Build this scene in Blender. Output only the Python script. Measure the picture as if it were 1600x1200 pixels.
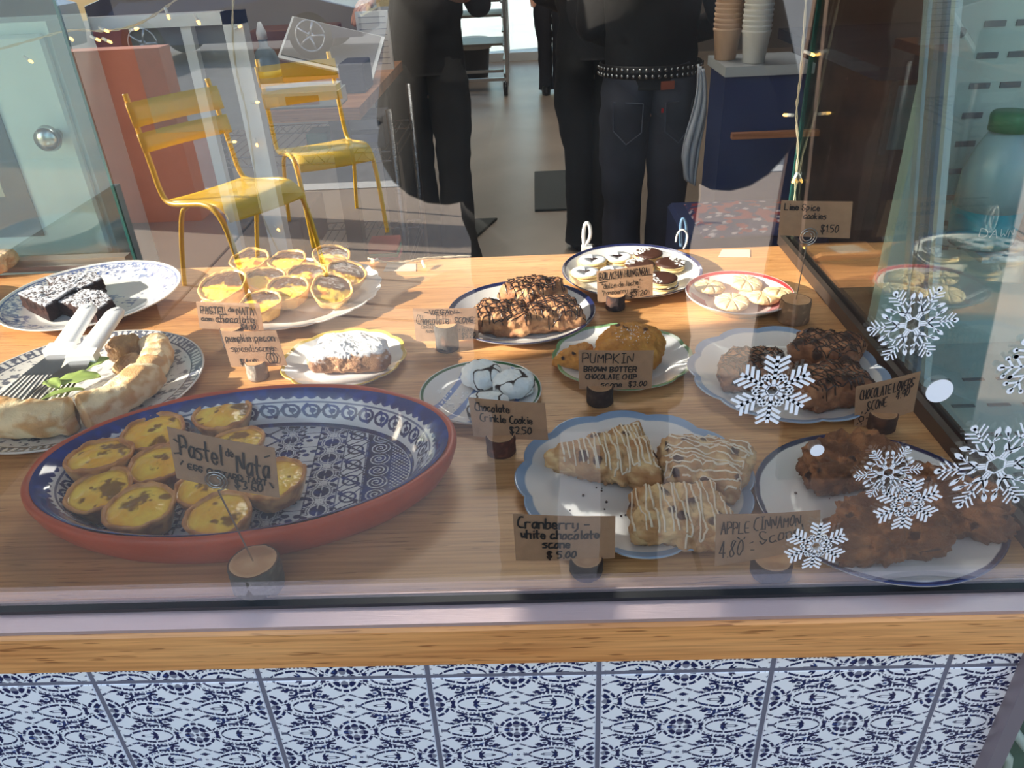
import bpy, math, random
import numpy as np
from mathutils import Vector, Matrix
from mathutils.bvhtree import BVHTree

for o in list(bpy.data.objects): bpy.data.objects.remove(o)
S = bpy.context.scene; COL = S.collection
PI = math.pi

# ------------------------------------------------------------------ camera
FPX = 1202.0
def _n(v): v = np.array(v, float); return v/np.linalg.norm(v)
_d = _n((104, 2035, FPX)); _X = np.array((1, -.032, 0.)); _X[2] = -(_X[0]*_d[0]+_X[1]*_d[1])/_d[2]; _X = _n(_X)
_Z = -_d; _Y = np.cross(_Z, _X); CAMP = np.array((0, -.512, .533)); RM = np.array([_X, _Y, _Z])
def _ray(px, py): return RM@np.array(((px-800)/FPX, (py-600)/FPX, 1.))
def onz(px, py, z=0.): r = _ray(px, py); return CAMP+r*(z-CAMP[2])/r[2]      # a measured point on a level plane
def ony(px, py, y=0.): r = _ray(px, py); return CAMP+r*(y-CAMP[1])/r[1]      # a measured point on an upright plane
cam = bpy.data.objects.new('camera', bpy.data.cameras.new('camera')); COL.objects.link(cam)
cam.data.sensor_width = 36; cam.data.lens = FPX/1600*36; cam.data.clip_start = .02; cam.data.clip_end = 300
right, down, fwd = RM[:, 0], RM[:, 1], RM[:, 2]
cam.matrix_world = Matrix(((right[0], -down[0], -fwd[0], CAMP[0]), (right[1], -down[1], -fwd[1], CAMP[1]),
                           (right[2], -down[2], -fwd[2], CAMP[2]), (0, 0, 0, 1)))
S.camera = cam

# ------------------------------------------------------------------ sky, sun, exposure
w = bpy.data.worlds.new('sky'); S.world = w; w.use_nodes = True; nt = w.node_tree; nt.nodes.clear()
bg = nt.nodes.new('ShaderNodeBackground'); out = nt.nodes.new('ShaderNodeOutputWorld')
sky = nt.nodes.new('ShaderNodeTexSky'); sky.sky_type = 'NISHITA'; sky.sun_disc = False
sky.sun_elevation = math.radians(22); sky.sun_rotation = math.radians(-105); sky.air_density = 1.2; sky.dust_density = 1.5
bg.inputs[1].default_value = SKY_STRENGTH = .42
nt.links.new(sky.outputs[0], bg.inputs[0]); nt.links.new(bg.outputs[0], out.inputs[0])
SUN = Vector((.93, .25, -.38)).normalized()
sl = bpy.data.lights.new('sun', 'SUN'); sl.energy = 13.5; sl.angle = math.radians(.8); sl.color = (1, .9, .76)
so = bpy.data.objects.new('sun', sl); COL.objects.link(so); so.rotation_euler = SUN.to_track_quat('-Z', 'Y').to_euler()
vs = S.view_settings; vs.view_transform = 'Standard'; vs.look = 'None'; vs.gamma = 1; vs.use_curve_mapping = False; vs.exposure = .35

# ------------------------------------------------------------------ helpers
def lin(c):
    c = np.array(c, float); return np.where(c <= .04045, c/12.92, ((c+.055)/1.055)**2.4)
def hx(s): return lin([int(s[i:i+2], 16)/255 for i in (0, 2, 4)])
def rgb(*c): return lin(np.array(c)/255.)
def _hash(i, j, k, s):
    n = (i*374761393+j*668265263+k*1442695041+s*982451653) & 0xffffffff
    n = ((n ^ (n >> 13))*1274126177) & 0xffffffff
    return ((n ^ (n >> 16)) & 0xffffff)/16777215.
def vn(P, s=0):
    P = np.asarray(P, float); f = np.floor(P).astype(np.int64); t = P-f; t = t*t*(3-2*t); r = 0
    for a in (0, 1):
        for b in (0, 1):
            for c in (0, 1):
                wt = (t[:, 0] if a else 1-t[:, 0])*(t[:, 1] if b else 1-t[:, 1])*(t[:, 2] if c else 1-t[:, 2])
                r = r+wt*_hash(f[:, 0]+a, f[:, 1]+b, f[:, 2]+c, s)
    return r
def fbm(P, sc, o=3, s=0):
    r = 0; a = .5; t = 0
    for i in range(o): r = r+a*vn(np.asarray(P)*sc, s+i*17); t += a; a *= .5; sc *= 2.1
    return r/t
def worley(P, sc, s=0):
    P = np.asarray(P)*sc; f = np.floor(P).astype(np.int64); d1 = np.full(len(P), 9.)
    for a in (-1, 0, 1):
        for b in (-1, 0, 1):
            for c in (-1, 0, 1):
                i, j, k = f[:, 0]+a, f[:, 1]+b, f[:, 2]+c
                q = np.c_[i+_hash(i, j, k, s), j+_hash(i, j, k, s+1), k+_hash(i, j, k, s+2)]
                d1 = np.minimum(d1, np.linalg.norm(P-q, axis=1))
    return d1
def mix(a, b, t):
    t = np.clip(np.asarray(t, float), 0, 1)[..., None]; return np.asarray(a)*(1-t)+np.asarray(b)*t
def ss(a, b, x): t = np.clip((np.asarray(x)-a)/(b-a), 0, 1); return t*t*(3-2*t)

MATS = {}
def mat(name, col=(.5, .5, .5), rough=.5, metal=0, bump=0, bscale=200, vary=0, vscale=20, vcol=False, emit=0, coat=0, stretch=None, spec=.5, alpha=None, sss=0):
    if name in MATS: return MATS[name]
    m = bpy.data.materials.new(name); m.use_nodes = True; N = m.node_tree; b = N.nodes['Principled BSDF']; L = N.links.new
    b.inputs['Roughness'].default_value = rough; b.inputs['Metallic'].default_value = metal
    b.inputs['Specular IOR Level'].default_value = spec; b.inputs['Coat Weight'].default_value = coat; b.inputs['Coat Roughness'].default_value = .08
    if sss: b.inputs['Subsurface Weight'].default_value = sss; b.inputs['Subsurface Radius'].default_value = (.008, .004, .002); b.inputs['Subsurface Scale'].default_value = 1
    tc = N.nodes.new('ShaderNodeTexCoord'); mp = N.nodes.new('ShaderNodeMapping'); L(tc.outputs['Object'], mp.inputs[0])
    if stretch: mp.inputs['Scale'].default_value = stretch
    if vcol:
        at = N.nodes.new('ShaderNodeAttribute'); at.attribute_name = 'Col'; src = at.outputs['Color']
    else:
        rg = N.nodes.new('ShaderNodeRGB'); rg.outputs[0].default_value = (*col, 1); src = rg.outputs[0]
    if vary:
        nz = N.nodes.new('ShaderNodeTexNoise'); nz.inputs['Scale'].default_value = vscale; nz.inputs['Detail'].default_value = 5; L(mp.outputs[0], nz.inputs['Vector'])
        mr = N.nodes.new('ShaderNodeMapRange'); mr.inputs[1].default_value = .3; mr.inputs[2].default_value = .7; mr.inputs[3].default_value = 1-vary; mr.inputs[4].default_value = 1+vary; L(nz.outputs[0], mr.inputs[0])
        mx = N.nodes.new('ShaderNodeVectorMath'); mx.operation = 'SCALE'; L(src, mx.inputs[0]); L(mr.outputs[0], mx.inputs['Scale']); src = mx.outputs[0]
    L(src, b.inputs['Base Color'])
    if bump:
        n2 = N.nodes.new('ShaderNodeTexNoise'); n2.inputs['Scale'].default_value = bscale; n2.inputs['Detail'].default_value = 4; L(mp.outputs[0], n2.inputs['Vector'])
        bp = N.nodes.new('ShaderNodeBump'); bp.inputs['Strength'].default_value = min(1, bump); bp.inputs['Distance'].default_value = .002; L(n2.outputs[0], bp.inputs['Height']); L(bp.outputs[0], b.inputs['Normal'])
    if emit: b.inputs['Emission Color'].default_value = (*col, 1); b.inputs['Emission Strength'].default_value = emit
    MATS[name] = m; return m
def wood(name, c1, c2, c3, rough=.45, scale=1., axis=0, coat=0.):
    if name in MATS: return MATS[name]
    m = bpy.data.materials.new(name); m.use_nodes = True; N = m.node_tree; b = N.nodes['Principled BSDF']; L = N.links.new
    b.inputs['Roughness'].default_value = rough; b.inputs['Coat Weight'].default_value = coat; b.inputs['Coat Roughness'].default_value = .25
    tc = N.nodes.new('ShaderNodeTexCoord'); 
    def nz(sc, long_, det=6, dist=0.):
        mp = N.nodes.new('ShaderNodeMapping'); s = [sc, sc, sc]; s[axis] = long_; mp.inputs['Scale'].default_value = s; L(tc.outputs['Object'], mp.inputs[0])
        n = N.nodes.new('ShaderNodeTexNoise'); n.inputs['Scale'].default_value = 1; n.inputs['Detail'].default_value = det; n.inputs['Distortion'].default_value = dist; L(mp.outputs[0], n.inputs['Vector']); return n.outputs[0]
    a = nz(14*scale, 1.2*scale, 3, .6); g = nz(260*scale, 7*scale, 3); p = nz(420*scale, 24*scale, 1)
    def ramp(src, stops):
        r = N.nodes.new('ShaderNodeValToRGB'); e = r.color_ramp.elements; e[0].position, e[0].color = stops[0][0], (*stops[0][1], 1); e[1].position, e[1].color = stops[-1][0], (*stops[-1][1], 1)
        for q, c in stops[1:-1]: x = e.new(q); x.color = (*c, 1)
        L(src, r.inputs[0]); return r.outputs[0]
    base = ramp(a, [(.3, c1), (.5, c2), (.68, c3)]); gr = ramp(g, [(.35, (.78, .73, .7)), (.6, (1.08, 1.07, 1.05))]); po = ramp(p, [(.27, (.5, .43, .38)), (.34, (1, 1, 1))])
    def mul(x, y):
        q = N.nodes.new('ShaderNodeVectorMath'); q.operation = 'MULTIPLY'; L(x, q.inputs[0]); L(y, q.inputs[1]); return q.outputs[0]
    L(mul(mul(base, gr), po), b.inputs['Base Color'])
    bp = N.nodes.new('ShaderNodeBump'); bp.inputs['Strength'].default_value = .25; bp.inputs['Distance'].default_value = .0006; L(g, bp.inputs['Height']); L(bp.outputs[0], b.inputs['Normal'])
    MATS[name] = m; return m
def pane_mat(name, refl, tint=(1, 1, 1), haze=0., graze=.5):
    if name in MATS: return MATS[name]
    m = bpy.data.materials.new(name); m.use_nodes = True; N = m.node_tree; N.nodes.clear(); L = N.links.new
    o = N.nodes.new('ShaderNodeOutputMaterial'); t = N.nodes.new('ShaderNodeBsdfTransparent'); g = N.nodes.new('ShaderNodeBsdfGlossy'); mx = N.nodes.new('ShaderNodeMixShader')
    t.inputs[0].default_value = (*tint, 1); g.inputs['Roughness'].default_value = 0.0; g.inputs['Color'].default_value = (1, 1, 1, 1)
    f = N.nodes.new('ShaderNodeLayerWeight'); f.inputs[0].default_value = .12
    mr = N.nodes.new('ShaderNodeMapRange'); mr.inputs[3].default_value = refl; mr.inputs[4].default_value = min(1, refl+graze); L(f.outputs['Fresnel'], mr.inputs[0])
    L(mr.outputs[0], mx.inputs[0]); L(t.outputs[0], mx.inputs[1]); L(g.outputs[0], mx.inputs[2]); last = mx.outputs[0]
    if haze:
        d = N.nodes.new('ShaderNodeBsdfDiffuse'); d.inputs[0].default_value = (.8, .82, .85, 1); m2 = N.nodes.new('ShaderNodeMixShader')
        n = N.nodes.new('ShaderNodeTexNoise'); n.inputs['Scale'].default_value = 9; n.inputs['Detail'].default_value = 6; r2 = N.nodes.new('ShaderNodeMapRange'); r2.inputs[1].default_value = .35; r2.inputs[2].default_value = .75; r2.inputs[4].default_value = haze
        tc = N.nodes.new('ShaderNodeTexCoord'); L(tc.outputs['Object'], n.inputs['Vector']); L(n.outputs[0], r2.inputs[0]); L(r2.outputs[0], m2.inputs[0]); L(last, m2.inputs[1]); L(d.outputs[0], m2.inputs[2]); last = m2.outputs[0]
    L(last, o.inputs[0]); MATS[name] = m; return m

def tag(o, label=None, cat=None, group=None, kind=None):
    if label: o['label'] = label
    if cat: o['category'] = cat
    if group: o['group'] = group
    if kind: o['kind'] = kind
    return o
def empty(name, loc, label=None, cat=None, group=None, kind=None):
    o = bpy.data.objects.new(name, None); COL.objects.link(o); o.location = loc; o.empty_display_size = .02
    return tag(o, label, cat, group, kind)
def mk(name, V, F, m, parent=None, smooth=True, cols=None, rel=True):
    """one mesh object; V in world coordinates, re-based on the parent's location"""
    V = np.asarray(V, float).reshape(-1, 3).copy()
    p = parent; off = np.zeros(3)
    while p is not None: off += np.array(p.location); p = p.parent
    if parent is None:
        off = np.array([(V[:, 0].min()+V[:, 0].max())/2, (V[:, 1].min()+V[:, 1].max())/2, V[:, 2].min()])
    me = bpy.data.meshes.new(name)
    if isinstance(F, np.ndarray):
        n, k = F.shape; me.vertices.add(len(V)); me.vertices.foreach_set('co', (V-off).ravel()); me.loops.add(n*k); me.loops.foreach_set('vertex_index', F.astype(np.int32).ravel())
        me.polygons.add(n); me.polygons.foreach_set('loop_start', np.arange(0, n*k, k, dtype=np.int32)); me.polygons.foreach_set('loop_total', np.full(n, k, np.int32)); me.update(calc_edges=True)
    else: me.from_pydata([tuple(v) for v in V-off], [], F); me.update()
    me.polygons.foreach_set('use_smooth', np.full(len(me.polygons), smooth))
    if cols is not None:
        a = me.color_attributes.new('Col', 'FLOAT_COLOR', 'POINT'); c = np.ones((len(V), 4)); c[:, :3] = cols; a.data.foreach_set('color', c.ravel())
    me.materials.append(m)
    o = bpy.data.objects.new(name, me); COL.objects.link(o)
    if parent is not None: o.parent = parent
    else: o.location = off
    return o
class MB:
    def __init__(s): s.v = []; s.f = []; s.n = 0
    def add(s, V, F):
        V = np.asarray(V, float).reshape(-1, 3); s.v.append(V); s.f += [tuple(int(i)+s.n for i in f) for f in F]; s.n += len(V); return s
    def box(s, x0, x1, y0, y1, z0, z1, M=None, bev=0):
        if bev:
            e = bev; V = []
            pts = []
            for z, i in ((z0, e), (z0+e, 0), (z1-e, 0), (z1, e)):
                a, b, c, d = x0+i, x1-i, y0+i, y1-i
                k = e if i == 0 else 0
                pts.append([(a+k, c, z), (b-k, c, z), (b, c+k, z), (b, d-k, z), (b-k, d, z), (a+k, d, z), (a, d-k, z), (a, c+k, z)])
            F = []
            for r in range(3):
                for j in range(8): F.append((r*8+j, r*8+(j+1) % 8, (r+1)*8+(j+1) % 8, (r+1)*8+j))
            F.append(tuple(range(7, -1, -1))); F.append(tuple(24+j for j in range(8))); V = np.array(pts).reshape(-1, 3)
        else:
            V = np.array([(x, y, z) for z in (z0, z1) for x, y in ((x0, y0), (x1, y0), (x1, y1), (x0, y1))], float)
            F = [(3, 2, 1, 0), (4, 5, 6, 7), (0, 1, 5, 4), (1, 2, 6, 5), (2, 3, 7, 6), (3, 0, 4, 7)]
        if M is not None: V = V@np.array(M.to_3x3()).T+np.array(M.translation)
        return s.add(V, F)
    def tube(s, P, r, k=8, close=False):
        P = np.asarray(P, float); n = len(P); R = np.full(n, r) if np.isscalar(r) else np.asarray(r)
        T = np.gradient(P, axis=0) if not close else np.roll(P, -1, 0)-np.roll(P, 1, 0); T /= np.linalg.norm(T, axis=1)[:, None]+1e-12
        u = np.cross(T[0], (0, 0, 1.)); 
        if np.linalg.norm(u) < .1: u = np.cross(T[0], (0, 1., 0))
        V = []
        for i in range(n):
            u = u-T[i]*u.dot(T[i]); u /= np.linalg.norm(u)+1e-12; v = np.cross(T[i], u)
            for j in range(k): a = 2*PI*j/k; V.append(P[i]+R[i]*(math.cos(a)*u+math.sin(a)*v))
        F = []
        for i in range(n if close else n-1):
            for j in range(k): a = i*k+j; b = i*k+(j+1) % k; c = ((i+1) % n)*k; F.append((a, b, c+(j+1) % k, c+j))
        if not close: F.append(tuple(range(k-1, -1, -1))); F.append(tuple((n-1)*k+j for j in range(k)))
        return s.add(V, F)
    def cyl(s, c, r, h, k=24, r2=None):
        r2 = r if r2 is None else r2; c = np.array(c, float)
        return s.tube([c, c+(0, 0, h*.5), c+(0, 0, h)], [r, (r+r2)/2, r2], k)
    def lathe(s, c, prof, k=32):
        V = [(c[0]+r*math.cos(2*PI*j/k), c[1]+r*math.sin(2*PI*j/k), c[2]+z) for r, z in prof for j in range(k)]
        F = [(i*k+j, i*k+(j+1) % k, (i+1)*k+(j+1) % k, (i+1)*k+j) for i in range(len(prof)-1) for j in range(k)]
        F.append(tuple(range(k-1, -1, -1))); F.append(tuple((len(prof)-1)*k+j for j in range(k))); return s.add(V, F)
    def build(s, name, m, parent=None, smooth=False): return mk(name, np.vstack(s.v), s.f, m, parent, smooth)
def gridF(nu, nv, wrap=True):
    i, j = np.meshgrid(np.arange(nu-1), np.arange(nv if wrap else nv-1), indexing='ij'); j2 = (j+1) % nv
    return np.stack([i*nv+j, i*nv+j2, (i+1)*nv+j2, (i+1)*nv+j], -1).reshape(-1, 4)
def box(name, x0, x1, y0, y1, z0, z1, m, parent=None, bev=0): return MB().box(x0, x1, y0, y1, z0, z1, None, bev).build(name, m, parent)
def smooth_line(P, it=2):
    P = np.asarray(P, float)
    for _ in range(it):
        if len(P) < 3: return P
        Q = [P[0]]
        for a, b in zip(P[:-1], P[1:]): Q += [a*.75+b*.25, a*.25+b*.75]
        Q.append(P[-1]); P = np.array(Q)
    return P
FLOOR = -.92

# ------------------------------------------------------------------ materials
white_glaze = mat('painted_glaze', vcol=True, rough=.12, coat=.4)
oak = wood('oak_counter', rgb(172, 120, 72), rgb(202, 150, 96), rgb(220, 172, 118), .42, coat=.1)
oak_edge = wood('oak_edge', rgb(196, 130, 72), rgb(222, 160, 98), rgb(232, 176, 116), .45)
alu = mat('aluminium', rgb(226, 200, 196), .38, .7, bump=.15, bscale=30, stretch=(1, 60, 60))
dark_alu = mat('bronze_aluminium', rgb(92, 80, 74), .4, .7)
rubber = mat('black_rubber', rgb(14, 14, 16), .35)
grout = mat('grey_grout', rgb(112, 112, 128), .9, bump=.3, bscale=400)
glass_front = pane_mat('front_pane_glass', .17, (.985, 1, .99), .012)
glass_side = pane_mat('side_pane_glass', .05, (.93, .985, .975), 0, .22)
edge_green = mat('green_glass_edge', rgb(34, 84, 80), .15)
white_paint = mat('white_paint', rgb(222, 224, 226), .45, vary=.04)
terra_wall = mat('terracotta_paint', rgb(196, 112, 88), .6, vary=.08, vscale=4)
concrete = mat('polished_concrete', rgb(156, 138, 122), .32, vary=.16, vscale=2.2, bump=.1, bscale=20)
dark_wood = wood('dark_wood', rgb(40, 28, 22), rgb(62, 45, 36), rgb(78, 58, 46), .45)
mid_wood = wood('maple_worktop', rgb(148, 96, 62), rgb(176, 118, 78), rgb(196, 138, 92), .45)
pale_metal = mat('pale_teal_enamel', rgb(196, 214, 214), .3, vary=.03)
steel = mat('steel', rgb(190, 190, 192), .25, 1)
dark_steel = mat('dark_steel', rgb(70, 68, 72), .45, .6)
kraft = mat('kraft_card', rgb(176, 138, 108), .85, vary=.08, vscale=90, bump=.25, bscale=700)
ink = mat('black_marker', rgb(22, 18, 18), .6)
vinyl = mat('white_vinyl', rgb(244, 248, 255), .4)

# ------------------------------------------------------------------ setting: shop interior shell
def st(o): o['kind'] = 'structure'; return o
st(box('floor', -4.5, 4.5, -.02, 10.3, FLOOR-.1, FLOOR, concrete))
wall_p = mat('shop_wall_paint', rgb(120, 112, 106), .7, vary=.1, vscale=2)
st(box('wall_left', -4.6, -4.5, -.02, 10.3, FLOOR, 2.1, wall_p)); st(box('wall_right', 4.5, 4.6, -.02, 10.3, FLOOR, 2.1, wall_p))
st(box('ceiling', -4.6, 4.6, -.02, 10.4, 2.1, 2.2, mat('ceiling_paint', rgb(170, 168, 164), .8)))
bw = empty('wall_back', (0, 10.25, FLOOR), kind='structure')
box('panel', -4.6, -1.25, 10.2, 10.35, FLOOR, 2.1, wall_p, bw); box('panel', .75, 4.6, 10.2, 10.35, FLOOR, 2.1, wall_p, bw); box('panel', -1.25, .75, 10.2, 10.35, 1.3, 2.1, wall_p, bw)
dr = empty('door_1', (-.25, 10.2, FLOOR), kind='structure')
fr = MB(); fr.box(-1.25, -1.17, 10.18, 10.3, FLOOR, 1.3); fr.box(.67, .75, 10.18, 10.3, FLOOR, 1.3); fr.box(-.29, -.21, 10.18, 10.3, FLOOR, 1.3); fr.box(-1.25, .75, 10.18, 10.3, 1.22, 1.3); fr.box(-1.25, .75, 10.1, 10.3, FLOOR, FLOOR+.1); fr.build('door_frame', white_paint, dr)
box('pane', -1.17, -.29, 10.23, 10.24, FLOOR+.1, 1.22, glass_side, dr); box('pane', -.21, .67, 10.23, 10.24, FLOOR+.1, 1.22, glass_side, dr)
MB().tube([(-.35, 10.16, -.1), (-.35, 10.12, -.08), (-.35, 10.12, .22), (-.35, 10.16, .24)], .012).build('handle', steel, dr)
st(box('floor_rear_yard', -6, 6, 10.35, 22, FLOOR-.14, FLOOR-.04, mat('yard_concrete', rgb(200, 200, 196), .8, vary=.08, vscale=1)))
# ------------------------------------------------------------------ counter and front
SX = .476
ct = box('display_counter', -1.55, SX-.006, .004, .868, -.035, 0, oak); tag(ct, 'long oak display counter top inside the shop window, carrying all the plates', 'counter')
ctb = box('counter_base', -1.5, SX-.04, .02, .8, FLOOR, -.037, dark_wood); tag(ctb, 'dark wooden base that carries the oak display counter', 'cabinet')
fw = empty('wall_front', (0, -.012, FLOOR), kind='structure')
box('grout_bed', -1.5, .436, -.0245, .0, FLOOR+.0, -.052, grout, fw)
box('end_trim', .437, .452, -.04, .02, FLOOR, -.05, mat('grey_trim', rgb(150, 144, 154), .4, .5), fw)
# azulejo pattern: a lattice of rosettes with pointed ovals between
def azulejo(U, V):
    W, H = .162, .081
    a = U/W; b = V/H
    def near(a, b, oa, ob): return (a-oa)-np.round(a-oa), (b-ob)-np.round(b-ob)
    a1, b1 = near(a, b, .5, 0); a2, b2 = near(a, b, 0., .5)
    pick = (np.abs(a1)+np.abs(b1)) <= (np.abs(a2)+np.abs(b2))
    A = np.where(pick, a1, a2); B = np.where(pick, b1, b2); X = np.abs(A)*W; Y = np.abs(B)*H
    ang = np.arctan2(Y, X); r = np.hypot(X, Y*.92)
    navy = rgb(22, 34, 84); mid = rgb(64, 96, 164); wh = rgb(246, 249, 255)
    D = np.zeros_like(X)
    dash = lambda t, n, duty=.8: ((t*n) % 1 < duty)
    D = np.maximum(D, (r < .0018)*1.)
    for ca in (0, PI/2):          # four petals
        px = r*np.cos(ang-ca)-.0078; py = r*np.sin(ang-ca); q = (px/.0048)**2+(py/.0034)**2; D = np.maximum(D, np.where(q < 1, .75+.25*(px > 0), 0)); D = np.where((q > 1) & (q < 1.6), 0, D)
    wedge = (r > .006) & (r < .0125) & (np.abs(ang-PI/4) < .36); D = np.where(wedge & (r > .0068+.004*np.abs(ang-PI/4)), 1, D)
    D = np.where((r > .0133) & (r < .0138), 0, D); D = np.where((r > .0147) & (r < .0178) & dash(ang/PI*2+.1, 3, .82) & (np.abs(ang) > .2), 1, D)
    # pointed oval beside the rosette
    cx = X-.0475
    lens = np.abs(cx)/.031+0.
    hgt = lambda L, h: h*np.sqrt(np.clip(1-(np.abs(cx)/L)**np.where(cx > 0, 1.25, 2.4), 0, 1))
    o1 = hgt(.033, .0185); o2 = hgt(.0285, .0145); o3 = hgt(.023, .0112)
    inside = (r > .0185)
    ringo = inside & (np.abs(cx) < .033) & (Y < o1) & (Y > o1-.0031) & dash(cx, 80, .88); D = np.where(ringo, 1, D)
    dots = inside & (np.abs(Y-(o2-.0002)) < .0009) & (np.abs(cx) < .028) & dash(cx, 260, .5); D = np.where(dots, .9, D)
    r3 = inside & (np.abs(cx) < .0225) & (Y < o3) & (Y > o3-.0029) & dash(cx+.003, 90, .9); D = np.where(r3, 1, D)
    lf = ((cx-.002)/.0085)**2+(Y/.0021)**2; D = np.where((lf < 1) & (lf > .35), 1, D)
    for k in (.55, 1.05):
        lx = (cx+.0075)*math.cos(k)+Y*math.sin(k); ly = -(cx+.0075)*math.sin(k)+Y*math.cos(k); D = np.where(inside & (((lx-.0045)/.004)**2+(ly/.0012)**2 < 1) & (Y < o3-.003), 1, D)
    D = np.where((np.abs(X-.0205) < .0016+.25*Y) & (Y < .0055), 1, D)
    D = np.where(((X-.0725)/.0035)**2+(Y/.0022)**2 < 1, .9, D)
    # small chequered diamond halfway up
    gx = X; gy = H/2-Y; u = (gx*.5+gy); v = (gx*.5-gy); nearv = (gx*.5+gy < .0205)
    D = np.where(nearv & ((np.abs(u-.0185) < .0012) & dash(v, 120, .8)), .95, D)
    D = np.where((np.hypot(gx*.7, gy) < .0013), 1, D); D = np.where((np.abs(gx)*.5+np.abs(gy-.009) < .0028), 1, D); D = np.where((np.abs(gx-.0135)*.5+np.abs(gy) < .0024), .9, D)
    # curls in the left-over corners
    for (qx, qy, rr) in ((.027, .0215, .0042), (.0205, .0275, .003)):
        dd = np.hypot((X-qx)*.8, Y-qy); aa = np.arctan2(Y-qy, X-qx); D = np.where((np.abs(dd-rr) < .0014) & (aa > -2.4), 1, D); D = np.where(dd < rr*.38, .9, D)
    D = np.where((Y > o1+.0022) & (X > .03) & (X+Y*1.9 < .092) & (worley(np.c_[X.ravel(), Y.ravel(), 0*X.ravel()], 170, 4).reshape(X.shape) < .5) & inside, .9, D)
    wob = vn(np.c_[U.ravel()*260, V.ravel()*260, 0*U.ravel()], 5).reshape(U.shape)
    c = mix(wh, mix(mid, navy, ss(.25, .6, wob+D-.62)), D); return c
TW, TG = .162, .0042; tile_m = mat('azulejo_glaze', vcol=True, rough=.1, coat=.5)
def tile_mesh(name, w, h, v0, nx, ny, u0=0.):
    x = np.linspace(0, w, nx); z = np.linspace(0, h, ny); XX, ZZ = np.meshgrid(x, z, indexing='ij')
    e = np.minimum(np.minimum(XX, w-XX), np.minimum(ZZ, h-ZZ)); dy = -.0030+.0012*np.exp(-e/.0006)
    c = azulejo(XX+u0, ZZ+v0); c = mix(c, rgb(225, 230, 245), (e < .0007)*1.)
    V = np.stack([XX, dy, ZZ], -1).reshape(-1, 3); F = gridF(nx, ny, False)
    n = len(V); ring = [i*ny for i in range(nx)]+[(nx-1)*ny+j for j in range(1, ny)]+[i*ny+ny-1 for i in range(nx-2, -1, -1)]+[j for j in range(ny-2, 0, -1)]
    ring = np.array(ring); B = V[ring].copy(); B[:, 1] = 0; V = np.vstack([V, B]); k = len(ring); a = np.arange(k); q = np.stack([ring[a], n+a, n+(a+1) % k, ring[(a+1) % k]], -1)
    return mk(name, V, np.vstack([F, q]), tile_m, fw, False, np.vstack([c.reshape(-1, 3), c.reshape(-1, 3)[ring]]))
x00 = -.2742; ZG = -.0745; ft = True
t0 = tile_mesh('tile', TW-TG, .162-TG, TG/2, 230, 215, TG/2); t1 = tile_mesh('tile', TW-TG, .017, .0, 230, 28, TG/2); te = tile_mesh('tile', .0725, .162-TG, TG/2, 100, 215, TG/2); te1 = tile_mesh('tile', .0725, .017, 0, 100, 28, TG/2)
def put(o, x, z, first):
    q = o if first else o.copy()
    if not first: COL.objects.link(q)
    q.parent = fw; q.location = (x, -.0225, z); return q
for i in range(-5, 4):
    x = x00+i*TW+TG/2
    put(t1, x, ZG+TG/2, i == -5)
    for r in range(4): put(t0, x, ZG-(r+1)*.162+TG/2, i == -5 and r == 0)
put(te1, x00+4*TW+TG/2, ZG+TG/2, True)
for r in range(4): put(te, x00+4*TW+TG/2, ZG-(r+1)*.162+TG/2, r == 0)
ed = box('trim_1', -1.6, .62, -.031, -.0005, -.055, -.003, oak_edge, bev=.004); st(ed)
ch = box('trim_2', -1.6, .62, -.029, -.001, -.0025, .0015, alu); st(ch)
gk = MB(); gk.box(-1.6, .62, -.0075, .003, .0017, .0055); st(gk.build('trim_3', rubber))
ls = MB(); ls.box(-1.6, .62, .0035, .0055, .0017, .006); st(ls.build('trim_4', alu))
GT = 1.75
w1 = empty('window_1', (-.5, 0, 0), kind='structure')
box('pane', -1.62, .62, -.0035, -.0005, .003, GT, glass_front, w1)
# added sun blocker outside at left, wall above the shop window, rest of the frontage
render_m = mat('wall_render', rgb(168, 96, 72), .8, vary=.1, vscale=6, bump=.4, bscale=60)
st(box('wall_sun_blocker', -1.72, -1.63, -.75, .02, FLOOR, 2.1, render_m)); st(box('wall_shade_screen', -1.78, -1.72, -2.62, -.76, -.3, .75, mat('screen_teal', rgb(186, 206, 206), .5))); st(box('wall_shade_screen_base', -1.80, -1.70, -2.64, -.755, FLOOR, -.301, mat('dark_screen_base', rgb(48, 46, 46), .8)))  # added walls: shade the counter front and near pavement, dark base mutes the reflection
st(box('wall_above', -4.6, 4.6, -.15, -.02, GT, 3.2, render_m)); st(box('wall_right_front', 1.75, 4.6, -.15, -.02, FLOOR, GT, render_m))
st(box('trim_5', .62, .66, -.05, .02, FLOOR, GT, white_paint))
# right-hand side pane on its dark channel
w2 = empty('window_2', (SX, .45, 0), kind='structure')
for i, (y0, y1) in enumerate(((.006, .872),)): MB().box(SX-.004, SX+.0, y0, y1, .012, 1.2).build('pane', glass_side, w2)
MB().box(SX-.014, SX-.0045, .006, .88, .0005, .02).build('channel', dark_alu, w2); MB().box(SX+.0005, SX+.008, .006, .88, .0005, .02).build('channel', rubber, w2)
MB().box(SX-.0055, SX+.0015, .872, .8755, .012, 1.2).build('pane_edge', edge_green, w2)

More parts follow.
